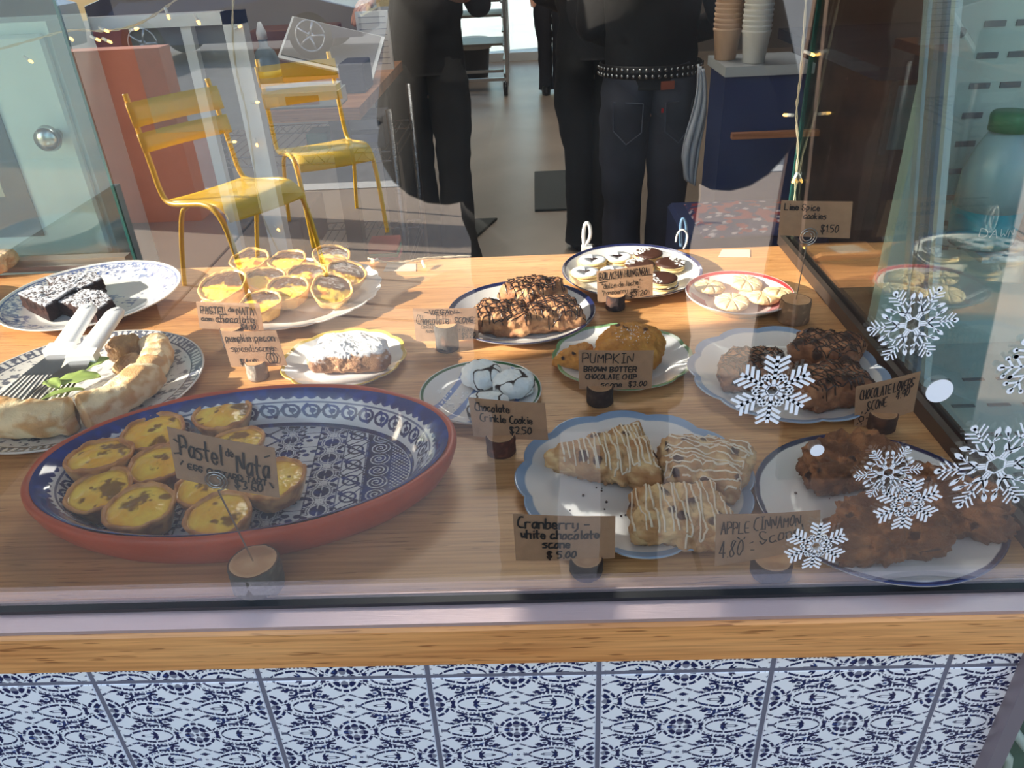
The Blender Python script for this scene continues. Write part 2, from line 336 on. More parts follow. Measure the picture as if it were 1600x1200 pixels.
# ------------------------------------------------------------------ plates
def plate(name, cx, cy, R, h, paint, label, cat='plate', scal=0, sn=14, floor=.68, nr=72, nth=220, group=None, m=None, rot=0., z0=0.):
    th = np.linspace(0, 2*PI, nth, endpoint=False)
    rr = np.concatenate([np.linspace(0, .58, nr//6), np.linspace(.59, 1, nr-nr//6)] if nr < 100 else [np.linspace(0, 1, nr)]); rr = np.concatenate([rr, [1.008, 1.006, .99]]); t = ss(floor, 1, rr)
    base = .0035+(h-.0035)*np.where(rr < floor, 0, ((rr-floor)/(1-floor)))**1.25; base = np.where(rr <= floor, .0035, base)
    zz = base.copy(); zz[-3] = h-.0008; zz[-2] = h-.0022; zz[-1] = h-.0034
    prof = [(a, b) for a, b in zip(rr, zz)]+[(floor+.12*(1-floor)*2, .0022), (floor*.93, .0), (floor*.86, .0), (floor*.84, .0012), (.0001, .0012)]
    P = np.array(prof); r2 = P[:, 0][:, None]; ruff = 1+scal*(np.abs(np.cos((th[None]+rot)*sn/2))**.7-.6)*np.clip((r2-floor)/(1-floor), 0, 1)**1.5
    X = r2*R*ruff*np.cos(th)[None]; Y = r2*R*ruff*np.sin(th)[None]; Z = np.repeat(P[:, 1][:, None], nth, 1)+z0
    Z = Z+scal*.06*R*(np.cos((th[None]+rot)*sn))*np.clip((r2-floor)/(1-floor), 0, 1)*(P[:, 1][:, None] > .003)
    c = paint(np.repeat(r2, nth, 1), np.repeat(th[None], len(P), 0), X/R, Y/R)
    under = np.arange(len(P))[:, None] >= nr+1; c = np.where(under[..., None], rgb(232, 230, 226), c)
    V = np.stack([X+cx, Y+cy, Z], -1).reshape(-1, 3)
    o = mk(name, V, gridF(len(P), nth), m or white_glaze, None, True, c.reshape(-1, 3))
    return tag(o, label, cat, group)
W = rgb(236, 234, 232)
def rimpaint(col, r0, r1=1.2, base=W, wob=0.):
    def f(r, th, x, y):
        e = wob*(vn(np.c_[np.cos(th).ravel()*9, np.sin(th).ravel()*9, 0*r.ravel()], 3).reshape(r.shape)-.5)
        c = mix(base, col, ss(r0-.006, r0+.006, r+e)*(1-ss(r1-.01, r1+.01, r))); return c
    return f
def p_brown(r, th, x, y):
    p = np.c_[x.ravel(), y.ravel(), 0*x.ravel()]; n = fbm(p, 26, 3, 2).reshape(r.shape); n2 = fbm(p, 9, 2, 8).reshape(r.shape); wv = worley(p, 17, 3).reshape(r.shape)
    edge = ss(.70, .78, r+.12*(n2-.5)*2)*(1-ss(.965, .975, r)); D = edge*(((n > .5)*.75)+((wv < .3)*.5)); D = np.where((np.abs(r-.955) < .006), 1, D); D = np.where(np.abs(r-.925) < .01, np.where((th*60/PI) % 1 < .6, .9, .2), D)
    cen = (np.abs(y+.02*np.sin(x*12)) < .2)*(np.abs(x) < .52)*(n > .47)*(fbm(p*np.array([1, 4, 1]), 7, 2, 5).reshape(r.shape) > .5); D = np.maximum(D, cen*.7)
    return mix(W, mix(rgb(104, 134, 190), rgb(42, 62, 128), n), np.clip(D, 0, 1))
def p_quiche(r, th, x, y):
    p = np.c_[x.ravel(), y.ravel(), 0*x.ravel()]; wv = worley(p, 16, 9).reshape(r.shape); n = fbm(p, 20, 3, 12).reshape(r.shape)
    D = ((r > .9) & (r < .985))*(((wv < .42) | ((th*50/PI) % 1 < .3))*.9); D = np.where(np.abs(r-.895) < .005, 1, D); D = np.where(np.abs(r-.985) < .005, 1, D)
    D = np.where((r > .66) & (r < .87) & (n > .54) & (wv < .5), .85, D); D = np.where((r < .6) & (n > .62), .5, D)
    return mix(rgb(226, 224, 220), rgb(58, 68, 96), D)
def p_crinkle(r, th, x, y):
    c = mix(W, rgb(52, 104, 60), ss(.94, .95, r)*(1-ss(.985, .995, r)))
    for o_, wd in ((-.52, .05), (-.13, .06), (.28, .055), (.62, .04)):
        u = x*.93-y*.36-o_+.08*y*y; c = mix(c, rgb(122, 152, 212), (np.abs(u) < wd)*(r < .93)*.95)
    return c
def p_lime(r, th, x, y):
    c = mix(rgb(232, 214, 212), rgb(196, 52, 56), ss(.93, .945, r)*(1-ss(.99, 1.0, r))); c = mix(c, rgb(206, 120, 128), ((r > .62) & (r < .9) & (np.sin(th*1) < .2))*.8)
    return mix(c, rgb(190, 80, 100), (np.abs(x+.45) < .05)*(y > .3)*(r < .93))
navy = rgb(30, 38, 84)
plate('dinner_plate', -.772, .716, .148, .022, p_brown, 'white plate with a blue floral transfer rim carrying the sugared brownies', floor=.62, nr=150, nth=500)
plate('dinner_plate', -.413, .702, .149, .018, rimpaint(rgb(246, 246, 246), 2), 'plain white plate with fluted rim full of chocolate-topped custard tarts', scal=.03, sn=26)
plate('side_plate', -.278, .464, .089, .013, rimpaint(rgb(226, 192, 88), .945), 'small scalloped white plate with a yellow edge holding one sugared scone', scal=.05, sn=12)
plate('side_plate', -.0745, .357, .080, .013, p_crinkle, 'small white plate with green rim and blue stripes under crinkle cookies', nr=120, nth=360)
plate('dinner_plate', -.021, .592, .116, .018, rimpaint(navy, .94, wob=.01), 'white plate with a navy rim under the three vegan chocolate scones')
plate('dinner_plate', .171, .744, .12, .018, rimpaint(navy, .955, wob=.01), 'white plate with thin navy rim under the jam sandwich cookies')
plate('side_plate', .326, .619, .083, .024, p_lime, 'small deep red-rimmed plate holding the lime spice cookies', floor=.6)
plate('side_plate', .121, .443, .096, .013, rimpaint(rgb(128, 166, 118), .95), 'scalloped plate with a pale green edge under the pumpkin scones', scal=.04, sn=12)
plate('dinner_plate', .331, .380, .125, .016, rimpaint(rgb(146, 172, 204), .93), 'scalloped white plate with light blue rim under the chocolate lovers scones', scal=.06, sn=12, rot=.2)
plate('dinner_plate', .102, .162, .126, .016, rimpaint(rgb(146, 172, 204), .925), 'scalloped white plate with light blue rim under the cranberry scones, at the front', scal=.06, sn=12)
plate('dinner_plate', .343, .110, .119, .015, rimpaint(navy, .955, wob=.012), 'white plate with a navy rim under the sugared apple cinnamon scones')
plate('serving_plate', -.640, .408, .166, .014, p_quiche, 'white plate with dark lace-pattern border under the pastry roll and leaves', floor=.72, nr=150, nth=500)
plate('side_plate', -1.055, .70, .105, .018, rimpaint(rgb(240, 226, 220), 2), 'plain pale plate with a bread slice, cut off at the far left', floor=.6)

# ------------------------------------------------------------------ terracotta bowl
BC = np.array([-.327, .183]); BA, BB = .2265, .137; BT = math.atan2(.086, .996)+0.0
BDIR = np.array([.996, .086])   # long axis
def bowl_xy(u, v): return BC[0]+u*.9963-v*.0863, BC[1]+u*.0863+v*.9963
def build_bowl():
    root = empty('serving_bowl', (BC[0], BC[1], 0), 'large oval terracotta bowl painted blue and white inside, holding egg tarts', 'bowl')
    n = 240; t = np.linspace(0, 2*PI, n, endpoint=False)
    prof = [(1., .0455), (1.012, .0475), (1.028, .0478), (1.038, .0455), (1.04, .041), (1.02, .026), (.98, .01), (.93, .0015), (.9, 0), (.5, 0), (.001, 0)]
    V = []
    for s_, z in prof:
        e = 1-.0; a = BA*s_-(0); b = BB+BA*(s_-1); b = max(b, BB*s_ if s_ < .95 else b)
        wz = .0006*np.sin(t*7)+.0005*np.sin(t*13+1); x, y = bowl_xy(a*np.cos(t), b*np.sin(t)); V.append(np.stack([x, y, np.full(n, z)+wz*(z > .03)], -1))
    mk('terracotta_body', np.array(V).reshape(-1, 3), gridF(len(prof), n), mat('terracotta_clay', rgb(188, 76, 38), .42, bump=.5, bscale=70, vary=.12, vscale=25), root)
    # painted interior
    n = 1000; t = np.linspace(0, 2*PI, n, endpoint=False); rs = np.concatenate([np.linspace(.004, .80, 190), np.linspace(.803, 1.0, 90)])
    z = np.where(rs < .8, .006, .006+.040*ss(.74, 1.06, rs)/ss(.74, 1.06, np.array([1.]))[0]); z = np.where(rs < .8, .0065, np.maximum(.0065, .0465-(.040)*(1-((rs-.8)/.2))**1.6))
    R_, T_ = np.meshgrid(rs, t, indexing='ij'); u = BA*R_*np.cos(T_); v = BB*R_*np.sin(T_); x, y = bowl_xy(u, v)
    nv = rgb(24, 32, 88); bl = rgb(34, 66, 150); wh = rgb(228, 228, 232); D = np.zeros_like(R_)
    arc = T_/(2*PI)
    # wall bands
    k1 = (arc*84) % 1; D = np.where(R_ > .955, 1, D); D = np.where((R_ > .915) & (R_ < .955), np.where(R_ > .932-.016*np.abs(np.sin(k1*PI)), 1., 0), D)
    D = np.where((R_ > .898) & (R_ < .905), .8, D)
    k = (arc*46) % 1; q = (k-.5)/.5; rad = (R_-.862)/.03
    hoop = np.abs(np.hypot(q*1.05, rad)-.8) < .17; core = np.hypot(q+.15, rad) < .36; leaf = (np.abs(rad-np.sin(q*PI)*.9) < .22)
    D = np.where((R_ > .83) & (R_ < .895) & (hoop | core | leaf), 1, D); D = np.where((R_ > .795) & (R_ < .812), 1, D)
    # floor bands across the long axis
    inside = R_ < .79; uu = u; s = np.abs(uu)
    def band(a, b): return inside & (s >= a) & (s < b)
    vv = v
    m = band(.157, .2); D = np.where(m, np.where((((s*1.0+vv)*170) % 1 < .38) & (((s-vv)*170) % 1 < .6), 0, 1), D)
    m = band(.127, .157); kk = ((vv+.011)/.022) % 1-.5; rr_ = np.hypot((s-.142)/.0125, kk*1.9); an = np.arctan2(kk*1.9, (s-.142)/.0125); D = np.where(m, np.where(np.abs((rr_*2.6-an/(2*PI)) % 1-.5) < .14, 0, 1)*(rr_ < 1.0)+(rr_ >= 1.0)*1, D)
    m = band(.098, .127); kk = (vv/.03) % 1; c1 = np.abs((s-.1125)-.010*np.sin(kk*2*PI)) < .0022; c2 = np.abs(np.hypot((s-.1125), (kk-.5)*.03)-.0085) < .0014; c3 = np.abs(np.abs(s-.1125)-.0135) < .0007; xx_ = np.abs(np.abs(s-.1125)-np.abs(kk-.5)*.028) < .0012; D = np.where(m, (c1 | c2 | c3 | xx_)*1., D)
    def stars(a, b, ph=0.):
        nonlocal D
        wd = b-a; p = wd; kk = (((vv+ph)/p) % 1)-.5; q = (s-a)/wd-.5; mm = band(a, b)
        web = 0*q
        ang = np.arctan2(kk, q); rr2 = np.hypot(kk, q); lines = (np.abs(q) < .018) | (np.abs(kk) < .018) | (np.abs(np.abs(q)-np.abs(kk)) < .02)
        dd = np.minimum(np.hypot(np.abs(q)-.5, kk), np.hypot(q, np.abs(kk)-.5)); arcs = (np.abs(dd-.30) < .025) | (np.abs(dd-.38) < .018); oval = (np.hypot(np.abs(q)-.5, kk) < .12)
        lt = (lines & (rr2 < .42)) | arcs | oval | ((rr2 > .07) & (rr2 < .12) & (np.abs(np.sin(ang*4)) > .3))
        D = np.where(mm, np.where(lt, 0, 1), D)
    stars(.066, .098)
    m = band(.044, .066); kk = (((vv)/.03) % 1)-.5; q = (s-.055)/.011; fl = ((np.hypot(q*.9+.1, (kk+.1)*3.2) < .34) | (np.hypot(q*.9-.55, (kk-.12)*3.4) < .36) | (np.hypot(q*.9+.5, (kk-.18)*3.4) < .36)); D = np.where(m, np.where(fl | (np.abs(kk-.44) < .02) | (s > .0645) | (s < .046+.0015*np.sin(vv*900)), 1, 0), D)
    stars(.016, .044, .008)
    m = band(0, .016); q = s/.016; kk = ((vv/.026) % 1)-.5; D = np.where(m, ((np.abs(np.abs(kk)*2-q) < .16) | (np.hypot(q*.5, kk) < .14) | (np.hypot(q*.5, kk) > .62))*1., D)
    wob = fbm(np.c_[u.ravel(), v.ravel(), 0*u.ravel()], 90, 2, 6).reshape(u.shape)
    c = mix(wh, mix(nv, bl, ss(.45, .8, wob)*.6+ss(.82, 1., R_)*.5), D)
    V = np.stack([x, y, np.repeat(z[:, None], n, 1)], -1).reshape(-1, 3)
    mk('painted_interior', V, gridF(len(rs), n), mat('bowl_glaze', vcol=True, rough=.08, coat=.7), root, True, c.reshape(-1, 3))
build_bowl()

# ------------------------------------------------------------------ pastries
def sidesR(th, sides, n=7):
    r = 0
    for a, d in sides: r = r+(np.clip(np.cos(th-a), 0, None)/d)**n
    return np.maximum(r, 1e-9)**(-1./n)
def blob(name, cx, cy, sides, h, colour, label, cat, seed, z0=.0045, amp=.005, nsc=55, nph=74, nth=180, group=None, pw=.5, zp=.7, m=None, chips=0, chipcol=None, chipr=.006, top=None, sh=7, parent=None, lump=0., relief=None, tilt=None):
    th = np.linspace(0, 2*PI, nth, endpoint=False); ph = np.linspace(0, PI, nph); P_, T_ = np.meshgrid(ph, th, indexing='ij')
    R = sidesR(T_, sides, sh); c = np.sin(P_)**pw; zz = np.sign(np.cos(P_))*np.abs(np.cos(P_))**zp
    x = R*c*np.cos(T_); y = R*c*np.sin(T_); z = h*.5*(1+zz); z = np.where(zz < 0, h*.5*(1+zz*1.0), z)
    if top: z = z*top(x, y)
    P = np.stack([x, y, z], -1).reshape(-1, 3); cen = np.array([0, 0, h*.4]); N = P-cen; N = N*np.array([1, 1, 2.]); N /= np.linalg.norm(N, axis=1)[:, None]+1e-9
    w1_ = fbm(P, nsc, 3, seed)-.5; w2 = fbm(P, nsc*4, 2, seed+5)-.5; lumps = worley(P, nsc*1.1, seed+9)
    d = amp*2*w1_+amp*1.0*w2+amp*.35*(fbm(P, nsc*9, 2, seed+21)-.5)+lump*(.5-np.clip(lumps, 0, 1)); keep = ss(0, h*.15, P[:, 2]); P2 = P+N*(d*(.4+.6*keep))[:, None]
    chipm = np.zeros(len(P)); rnd = random.Random(seed)
    up = np.where((P[:, 2] > h*.35))[0]
    for _ in range(chips):
        q = P[rnd.choice(list(up))]; dd = np.linalg.norm((P-q)*np.array([1, 1, .8]), axis=1)/(chipr*rnd.uniform(.6, 1.25)); g = (1-ss(.75, 1.05, dd+.35*(fbm(P, 200, 1, seed+3)-.5))); chipm = np.maximum(chipm, g)
    P2 = P2+N*(chipm*.0012)[:, None]
    if relief is not None: P2[:, 2] += relief(P[:, 0], P[:, 1])*ss(.3*h, .8*h, P[:, 2])
    P2[:, 2] = np.maximum(P2[:, 2], 0); cc = colour(P, P[:, 2]/h, w1_, w2, lumps, seed)
    if chips: cc = mix(cc, chipcol if chipcol is not None else rgb(40, 26, 28), chipm*.95)
    if tilt is not None: P2 = P2@np.array(Matrix.Rotation(tilt[0], 3, Vector((math.cos(tilt[1]), math.sin(tilt[1]), 0)))).T; P2[:, 2] -= P2[:, 2].min()
    V = P2+np.array([cx, cy, z0]); o = mk(name, V, gridF(nph, nth), m or mat('baked_dough', vcol=True, rough=.62, bump=.5, bscale=420, sss=.08), parent, True, cc)
    if label: tag(o, label, cat, group)
    o_bvh = (V, gridF(nph, nth)); return o, o_bvh
def drizzle(parent, vf, lines, r, m, name='drizzle', gapz=None, wob=.0015, seed=0):
    V, F = vf; bv = BVHTree.FromPolygons([tuple(v) for v in V], [tuple(int(i) for i in f) for f in F]); mb = MB(); rnd = random.Random(seed); any_ = False
    for ln in lines:
        ln = np.asarray(ln, float); L = np.linalg.norm(np.diff(ln, axis=0), axis=1).sum(); n = max(6, int(L/.0016)); s_ = np.linspace(0, len(ln)-1, n); i = np.minimum(s_.astype(int), len(ln)-2); f = (s_-i)[:, None]; Q = ln[i]*(1-f)+ln[i+1]*f
        ph = rnd.uniform(0, 9); seg = []
        for k, (x, y) in enumerate(Q):
            x += wob*math.sin(k*.23+ph); y += wob*math.cos(k*.19+ph*2); h_ = bv.ray_cast(Vector((x, y, .3)), Vector((0, 0, -1)))
            if h_[0] is not None and h_[0].z > .009: seg.append((x, y, h_[0].z+r*.25))
            else:
                if len(seg) > 3: mb.tube(seg, r*rnd.uniform(.75, 1.25), 6); any_ = True
                seg = []
        if len(seg) > 3: mb.tube(seg, r*rnd.uniform(.75, 1.25), 6); any_ = True
    if any_: return mb.build(name, m, parent, True)
def hatch(cx, cy, L, wd, ang, n, seed, jit=.25):
    rnd = random.Random(seed); c, s_ = math.cos(ang), math.sin(ang); out = []; prev = None
    for i in range(n):
        t = (i/(n-1)-.5)*L; a = (t+rnd.uniform(-jit, jit)*L/n, wd*rnd.uniform(.4, .55)); b = (t+rnd.uniform(-jit, jit)*L/n, -wd*rnd.uniform(.4, .55))
        if i % 2: a, b = b, a
        for p in (a, b): out.append((cx+p[0]*c-p[1]*s_, cy+p[0]*s_+p[1]*c))
    return [out]
def tri(r, rot, k=(1, 1, 1)): return [(rot, r*k[0]), (rot+2*PI/3, r*k[1]), (rot-2*PI/3, r*k[2])]
dough_ = mat('baked_dough', vcol=True, rough=.62, bump=.5, bscale=420, sss=.08)
def c_tan(light, dark, edge=.3, wamt=1.2):
    def f(P, t, w1_, w2, lm, s):
        b = mix(light, dark, ss(.0, 1, .5+w1_*2.2*wamt+w2*1.2)*.7); return mix(mix(b, dark*.55, (1-ss(.04, edge, t+w1_*.35))*.85), dark*.8, ss(.42, .75, lm)*.5)
    return f
c_cran = c_tan(rgb(236, 202, 150), rgb(180, 124, 74), .35, 1.7); c_vegan = c_tan(rgb(196, 146, 102), rgb(142, 88, 56)); c_choc = c_tan(rgb(186, 130, 92), rgb(104, 62, 42), .35, 1.8)
c_apple = c_tan(rgb(190, 128, 82), rgb(100, 60, 38), .4, 2.2); c_pump = c_tan(rgb(214, 152, 66), rgb(184, 118, 46), .2, .6)
white_ch = mat('white_chocolate', rgb(240, 226, 204), .35); dark_ch = mat('dark_chocolate', rgb(46, 26, 22), .25, coat=.2)
# cranberry white chocolate scones (front)
G = 'cranberry white chocolate scones'
for i, (px, py, sd, n, ang, lab) in enumerate((
    (955, 722, [(2.0, .031), (-1.95, .032), (.08, .044)], 19, .1, 'cranberry scone with white chocolate drizzle, back left on its blue-rimmed plate'),
    (1101, 737, [(1.35, .036), (-.5, .044), (-2.1, .038), (3.0, .048)], 15, 1.25, 'cranberry scone with dense sideways white drizzle, back right on its plate'),
    (1060, 812, [(1.6, .034), (-1.7, .037), (.1, .046), (3.0, .047)], 17, .0, 'cranberry scone with white drizzle, nearest the window beside the apple card'))):
    p = onz(px, py, .018); o, vf = blob('scone', p[0], p[1], sd, .040, c_cran, lab, 'scone', 11+i*7, chips=9, chipcol=rgb(62, 30, 34), chipr=.0055, lump=.0075, group=G, amp=.0065, nsc=62, sh=10)
    drizzle(o, vf, hatch(p[0], p[1], .105, .082, ang, n, i+1), .00105, white_ch, seed=i)
# apple cinnamon scones
G = 'apple cinnamon scones'
for i, (px, py, sd, lab) in enumerate((
    (1318, 728, [(1.9, .030), (-1.3, .031), (.3, .056), (-2.9, .050), (2.8, .05)], 'brown apple cinnamon scone at the back of its navy-rimmed plate, under a white dot'),
    (1378, 832, [(1.6, .034), (-1.5, .034), (.1, .052), (3.0, .05), (2.3, .044)], 'brown lumpy apple cinnamon scone at the front of its navy-rimmed plate'),
    (1490, 792, [(1.0, .034), (-.5, .048), (-2.0, .036), (2.6, .046), (.2, .046)], 'brown lumpy apple cinnamon scone at the right of its navy-rimmed plate'))):
    p = onz(px, py, .02); blob('scone', p[0], p[1], sd, .043, c_apple, lab, 'scone', 51+i*5, amp=.009, lump=.010, nsc=66, group=G, chips=4, chipcol=rgb(52, 26, 18), chipr=.004, m=mat('rough_sugar_dough', vcol=True, rough=.5, bump=1, bscale=900), nph=80, nth=170)
# chocolate lovers scones
G = 'chocolate lovers scones'
for i, (px, py, sd, lab) in enumerate((
    (1174, 584, [(1.5, .034), (-1.6, .032), (.2, .046), (3.0, .044), (2.3, .042)], 'chocolate chunk scone with dark drizzle, left on its blue-rimmed plate'),
    (1288, 556, [(1.2, .034), (-.6, .044), (-2.2, .034), (2.5, .042)], 'chocolate chunk scone with dark drizzle, at the back of its plate'),
    (1298, 610, [(1.6, .032), (-1.5, .034), (.1, .046), (3.0, .046)], 'chocolate chunk scone with dark drizzle, front right behind its card'))):
    p = onz(px, py, .018); o, vf = blob('scone', p[0], p[1], sd, .042, c_choc, lab, 'scone', 91+i*5, chips=10, chipcol=rgb(34, 24, 26), chipr=.008, lump=.007, group=G)
    drizzle(o, vf, hatch(p[0], p[1], .09, .075, .5, 15, i+31)+hatch(p[0], p[1], .08, .07, 1.9, 7, i+77), .0010, dark_ch, seed=i)
# vegan chocolate scones
G = 'vegan chocolate scones'
for i, (px, py, sd, lab) in enumerate((
    (832, 464, [(1.6, .030), (-1.0, .034), (-2.2, .036), (.5, .052), (2.7, .05)], 'drizzled vegan scone at the back of its navy-rimmed plate'),
    (782, 502, [(1.4, .032), (-1.8, .034), (.1, .044), (2.9, .044)], 'drizzled vegan scone at the front left, beside its price card'),
    (862, 497, [(1.9, .030), (-1.4, .034), (.4, .040), (2.9, .036)], 'drizzled vegan scone at the right of its navy-rimmed plate'))):
    p = onz(px, py, .018); o, vf = blob('scone', p[0], p[1], sd, .042, c_vegan, lab, 'scone', 131+i*5, lump=.008, amp=.005, group=G)
    drizzle(o, vf, hatch(p[0], p[1], .1, .08, .35, 13, i+51)+hatch(p[0], p[1], .1, .08, 1.75, 13, i+97), .00095, dark_ch, seed=i)
# pumpkin scones
p = onz(905, 562, .012); blob('scone', p[0], p[1], tri(.022, .2), .022, c_pump, 'flat pumpkin scone lying half behind the big one', 'scone', 161, chips=6, chipr=.004, group='pumpkin scones')
p = onz(984, 550, .02); o, vf = blob('scone', p[0], p[1], [(1.6, .044), (-1.6, .046), (-.3, .046), (3.0, .047), (2.3, .043), (.8, .045)], .05, c_pump, 'big golden pumpkin chocolate chip scone behind the pumpkin card', 'scone', 165, chips=8, chipr=.005, chipcol=rgb(64, 30, 22), group='pumpkin scones', pw=.8)
def crumbs(parent, vf, n, rad, m, seed, name='sugar_crystals', cx=0, cy=0, R=.02):
    V, F = vf; bv = BVHTree.FromPolygons([tuple(v) for v in V], [tuple(int(i) for i in f) for f in F]); mb = MB(); rnd = random.Random(seed)
    for _ in range(n):
        a = rnd.uniform(0, 2*PI); q = R*rnd.random()**.7; h_ = bv.ray_cast(Vector((cx+q*math.cos(a), cy+q*math.sin(a), .3)), Vector((0, 0, -1)))
        if h_[0]: s = rad*rnd.uniform(.5, 1.3); c = h_[0]; mb.add([(c.x+s, c.y, c.z), (c.x, c.y+s, c.z), (c.x-s, c.y, c.z), (c.x, c.y-s, c.z), (c.x, c.y, c.z+s)], [(0, 1, 4), (1, 2, 4), (2, 3, 4), (3, 0, 4)])
    o = mb.build(name, m, parent); o['kind'] = 'stuff'; return o
sugar = mat('sugar', rgb(246, 246, 250), .5)
crumbs(o, vf, 90, .0008, sugar, 3, cx=p[0]-.0, cy=p[1]-.012, R=.026)
# pecan scone with icing sugar
def c_pecan(P, t, w1_, w2, lm, s):
    b = mix(rgb(196, 150, 112), rgb(138, 92, 66), .5+w1_*2); return mix(b, rgb(250, 250, 252), ss(.62, .8, t+w1_*.5+w2*.5)*.97)
p = onz(545, 556, .02); blob('scone', p[0], p[1], [(1.5, .031), (-1.6, .034), (.1, .060), (3.05, .052), (.9, .045), (2.3, .048)], .042, c_pecan, 'single scone under thick icing sugar on the yellow-edged plate', 'scone', 181, amp=.004, lump=.003, m=mat('rough_dough', vcol=True, rough=.75, bump=.8, bscale=600), nph=90, nth=200)
# chocolate crinkle cookies
def c_crk(P, t, w1_, w2, lm, s):
    cr = np.abs(fbm(P, 42, 2, s+40)-.5); return mix(rgb(44, 24, 20), rgb(240, 248, 250), ss(.018, .04, cr)*ss(.08, .2, t+.0))
for i, (px, py, lab) in enumerate(((752, 590, 'icing-sugar crinkle cookie at the back left of the striped plate'), (803, 604, 'cracked icing-sugar crinkle cookie at the right of the striped plate'), (763, 640, 'icing-sugar crinkle cookie half hidden behind its price card'))):
    p = onz(px, py, .014); blob('crinkle_cookie', p[0], p[1], [(k*PI/3, .0265) for k in range(6)], .028, c_crk, lab, 'cookie', 201+i*3, pw=.8, amp=.0022, lump=.004, group='chocolate crinkle cookies', sh=10, m=mat('icing_dust', vcol=True, rough=.85, bump=.5, bscale=300), nph=90, nth=200)

# ------------------------------------------------------------------ sandwich cookies (hungarian biscuits)
cookie_m = mat('pale_cookie', rgb(236, 208, 150), .6, bump=.3, bscale=300, vary=.06, vscale=60); cream_m = mat('caramel_cream', rgb(196, 146, 92), .4); choc_coat = mat('chocolate_coat', rgb(74, 44, 34), .3, coat=.2)
def disc(c, r, z0, z1, m, name, parent, wav=0., k=40):
    t = np.linspace(0, 2*PI, k, endpoint=False); h = z1-z0; V = []
    for s_, z in ((.0, 0), (.9, 0), (1, .25), (1, .7), (.93, .97), (.6, 1), (0.001, 1)):
        rr = r*(s_ or .001)*(1+wav*np.cos(t*8)); V.append(np.stack([c[0]+rr*np.cos(t), c[1]+rr*np.sin(t), np.full(k, z0+z*h)], -1))
    return mk(name, np.array(V).reshape(-1, 3), gridF(7, k), m, parent)
def flecks(name, c, r0, r1, z, n, m, parent, seed, a0=0, a1=2*PI, s0=.0014):
    rnd = random.Random(seed); mb = MB()
    for _ in range(n):
        a = rnd.uniform(a0, a1); q = math.sqrt(rnd.uniform(r0*r0, r1*r1)); x, y = c[0]+q*math.cos(a), c[1]+q*math.sin(a); s = s0*rnd.uniform(.5, 1.3); b = rnd.uniform(0, PI); L = s*rnd.uniform(1, 2.2)
        mb.box(-L, L, -s*.45, s*.45, 0, s*.7, Matrix.Translation((x, y, z))@Matrix.Rotation(b, 4, 'Z')@Matrix.Rotation(rnd.uniform(-.5, .5), 4, 'Y'))
    o = mb.build(name, m, parent); o['kind'] = 'stuff'; return o
coconut = mat('coconut_shreds', rgb(246, 246, 244), .6); powder = mat('icing_powder', rgb(240, 242, 246), .8); jam = mat('dark_jam', rgb(40, 18, 20), .2)
def sandwich(px, py, kind, lab, z0=.0045, seed=0, R=.0255):
    p = onz(px, py, z0+.012); c = (p[0], p[1]); root = empty('sandwich_cookie', (c[0], c[1], z0), lab, 'cookie', 'sandwich cookies on the navy-rimmed plate')
    disc(c, R, z0, z0+.0048, cookie_m, 'bottom_biscuit', root); disc(c, R*.9, z0+.0046, z0+.0062, cream_m, 'filling', root); disc(c, R, z0+.006, z0+.0108, cookie_m, 'top_biscuit', root); zt = z0+.0108
    if kind == 'heart':
        t = np.linspace(0, 2*PI, 40, endpoint=False); mb = MB(); r1 = R*.93; hxx = R*.030*16*np.sin(t)**3*.8; hyy = R*.030*(13*np.cos(t)-5*np.cos(2*t)-2*np.cos(3*t)-np.cos(4*t))*.8
        V = []; 
        for sx, sy, zz in ((r1*np.cos(t+PI/2), r1*np.sin(t+PI/2), 0), (r1*.97*np.cos(t+PI/2), r1*.97*np.sin(t+PI/2), .0007), (-hxx*1.02, hyy*1.02, .0007), (-hxx, hyy, 0)): V.append(np.stack([c[0]+sx, c[1]+sy, np.full(40, zt+zz)], -1))
        mk('icing_sugar', np.array(V).reshape(-1, 3), gridF(4, 40), powder, root)
        V = [(c[0], c[1], zt+.0006)]+[(c[0]-a, c[1]+b, zt+.0004) for a, b in zip(hxx, hyy)]; mk('jam_heart', V, [(0, i+1, (i+1) % 40+1) for i in range(40)], jam, root)
        flecks('seeds', c, r1*.6, r1*.98, zt+.0003, 26, ink, root, seed, s0=.0006)
    else:
        disc(c, R*1.02, z0+.008, zt+.0008, choc_coat, 'chocolate_coating', root); flecks('coconut', c, R*.35, R*1.0, zt+.0006, 70, coconut, root, seed, kind, kind+2.4, .0011)
for i, (px, py, k, lab, z) in enumerate((
    (966, 399, 'heart', 'heart-window cookie at the back of its plate, second from left', .0045), (926, 404, 'heart', 'heart-window cookie at the back left of its plate', .0045),
    (1013, 394, 1.2, 'chocolate-dipped coconut cookie at the very back of the plate', .010), (1000, 411, 1., 'chocolate-dipped coconut cookie in the middle, above the card', .0085),
    (1047, 409, -1., 'chocolate cookie with coconut at its right edge, at the right of the plate', .0085), (914, 423, 'heart', 'heart-window cookie at the front left, beside the card', .0045),
    (959, 422, 'heart', 'heart-window cookie mostly hidden above the card', .0045), (1034, 432, 2.2, 'chocolate coconut cookie on top of the short stack beside the card', .0155), (1036, 441, -2.2, 'lower cookie of the short stack beside the card', .0045))): sandwich(px, py, k, lab, z, i)
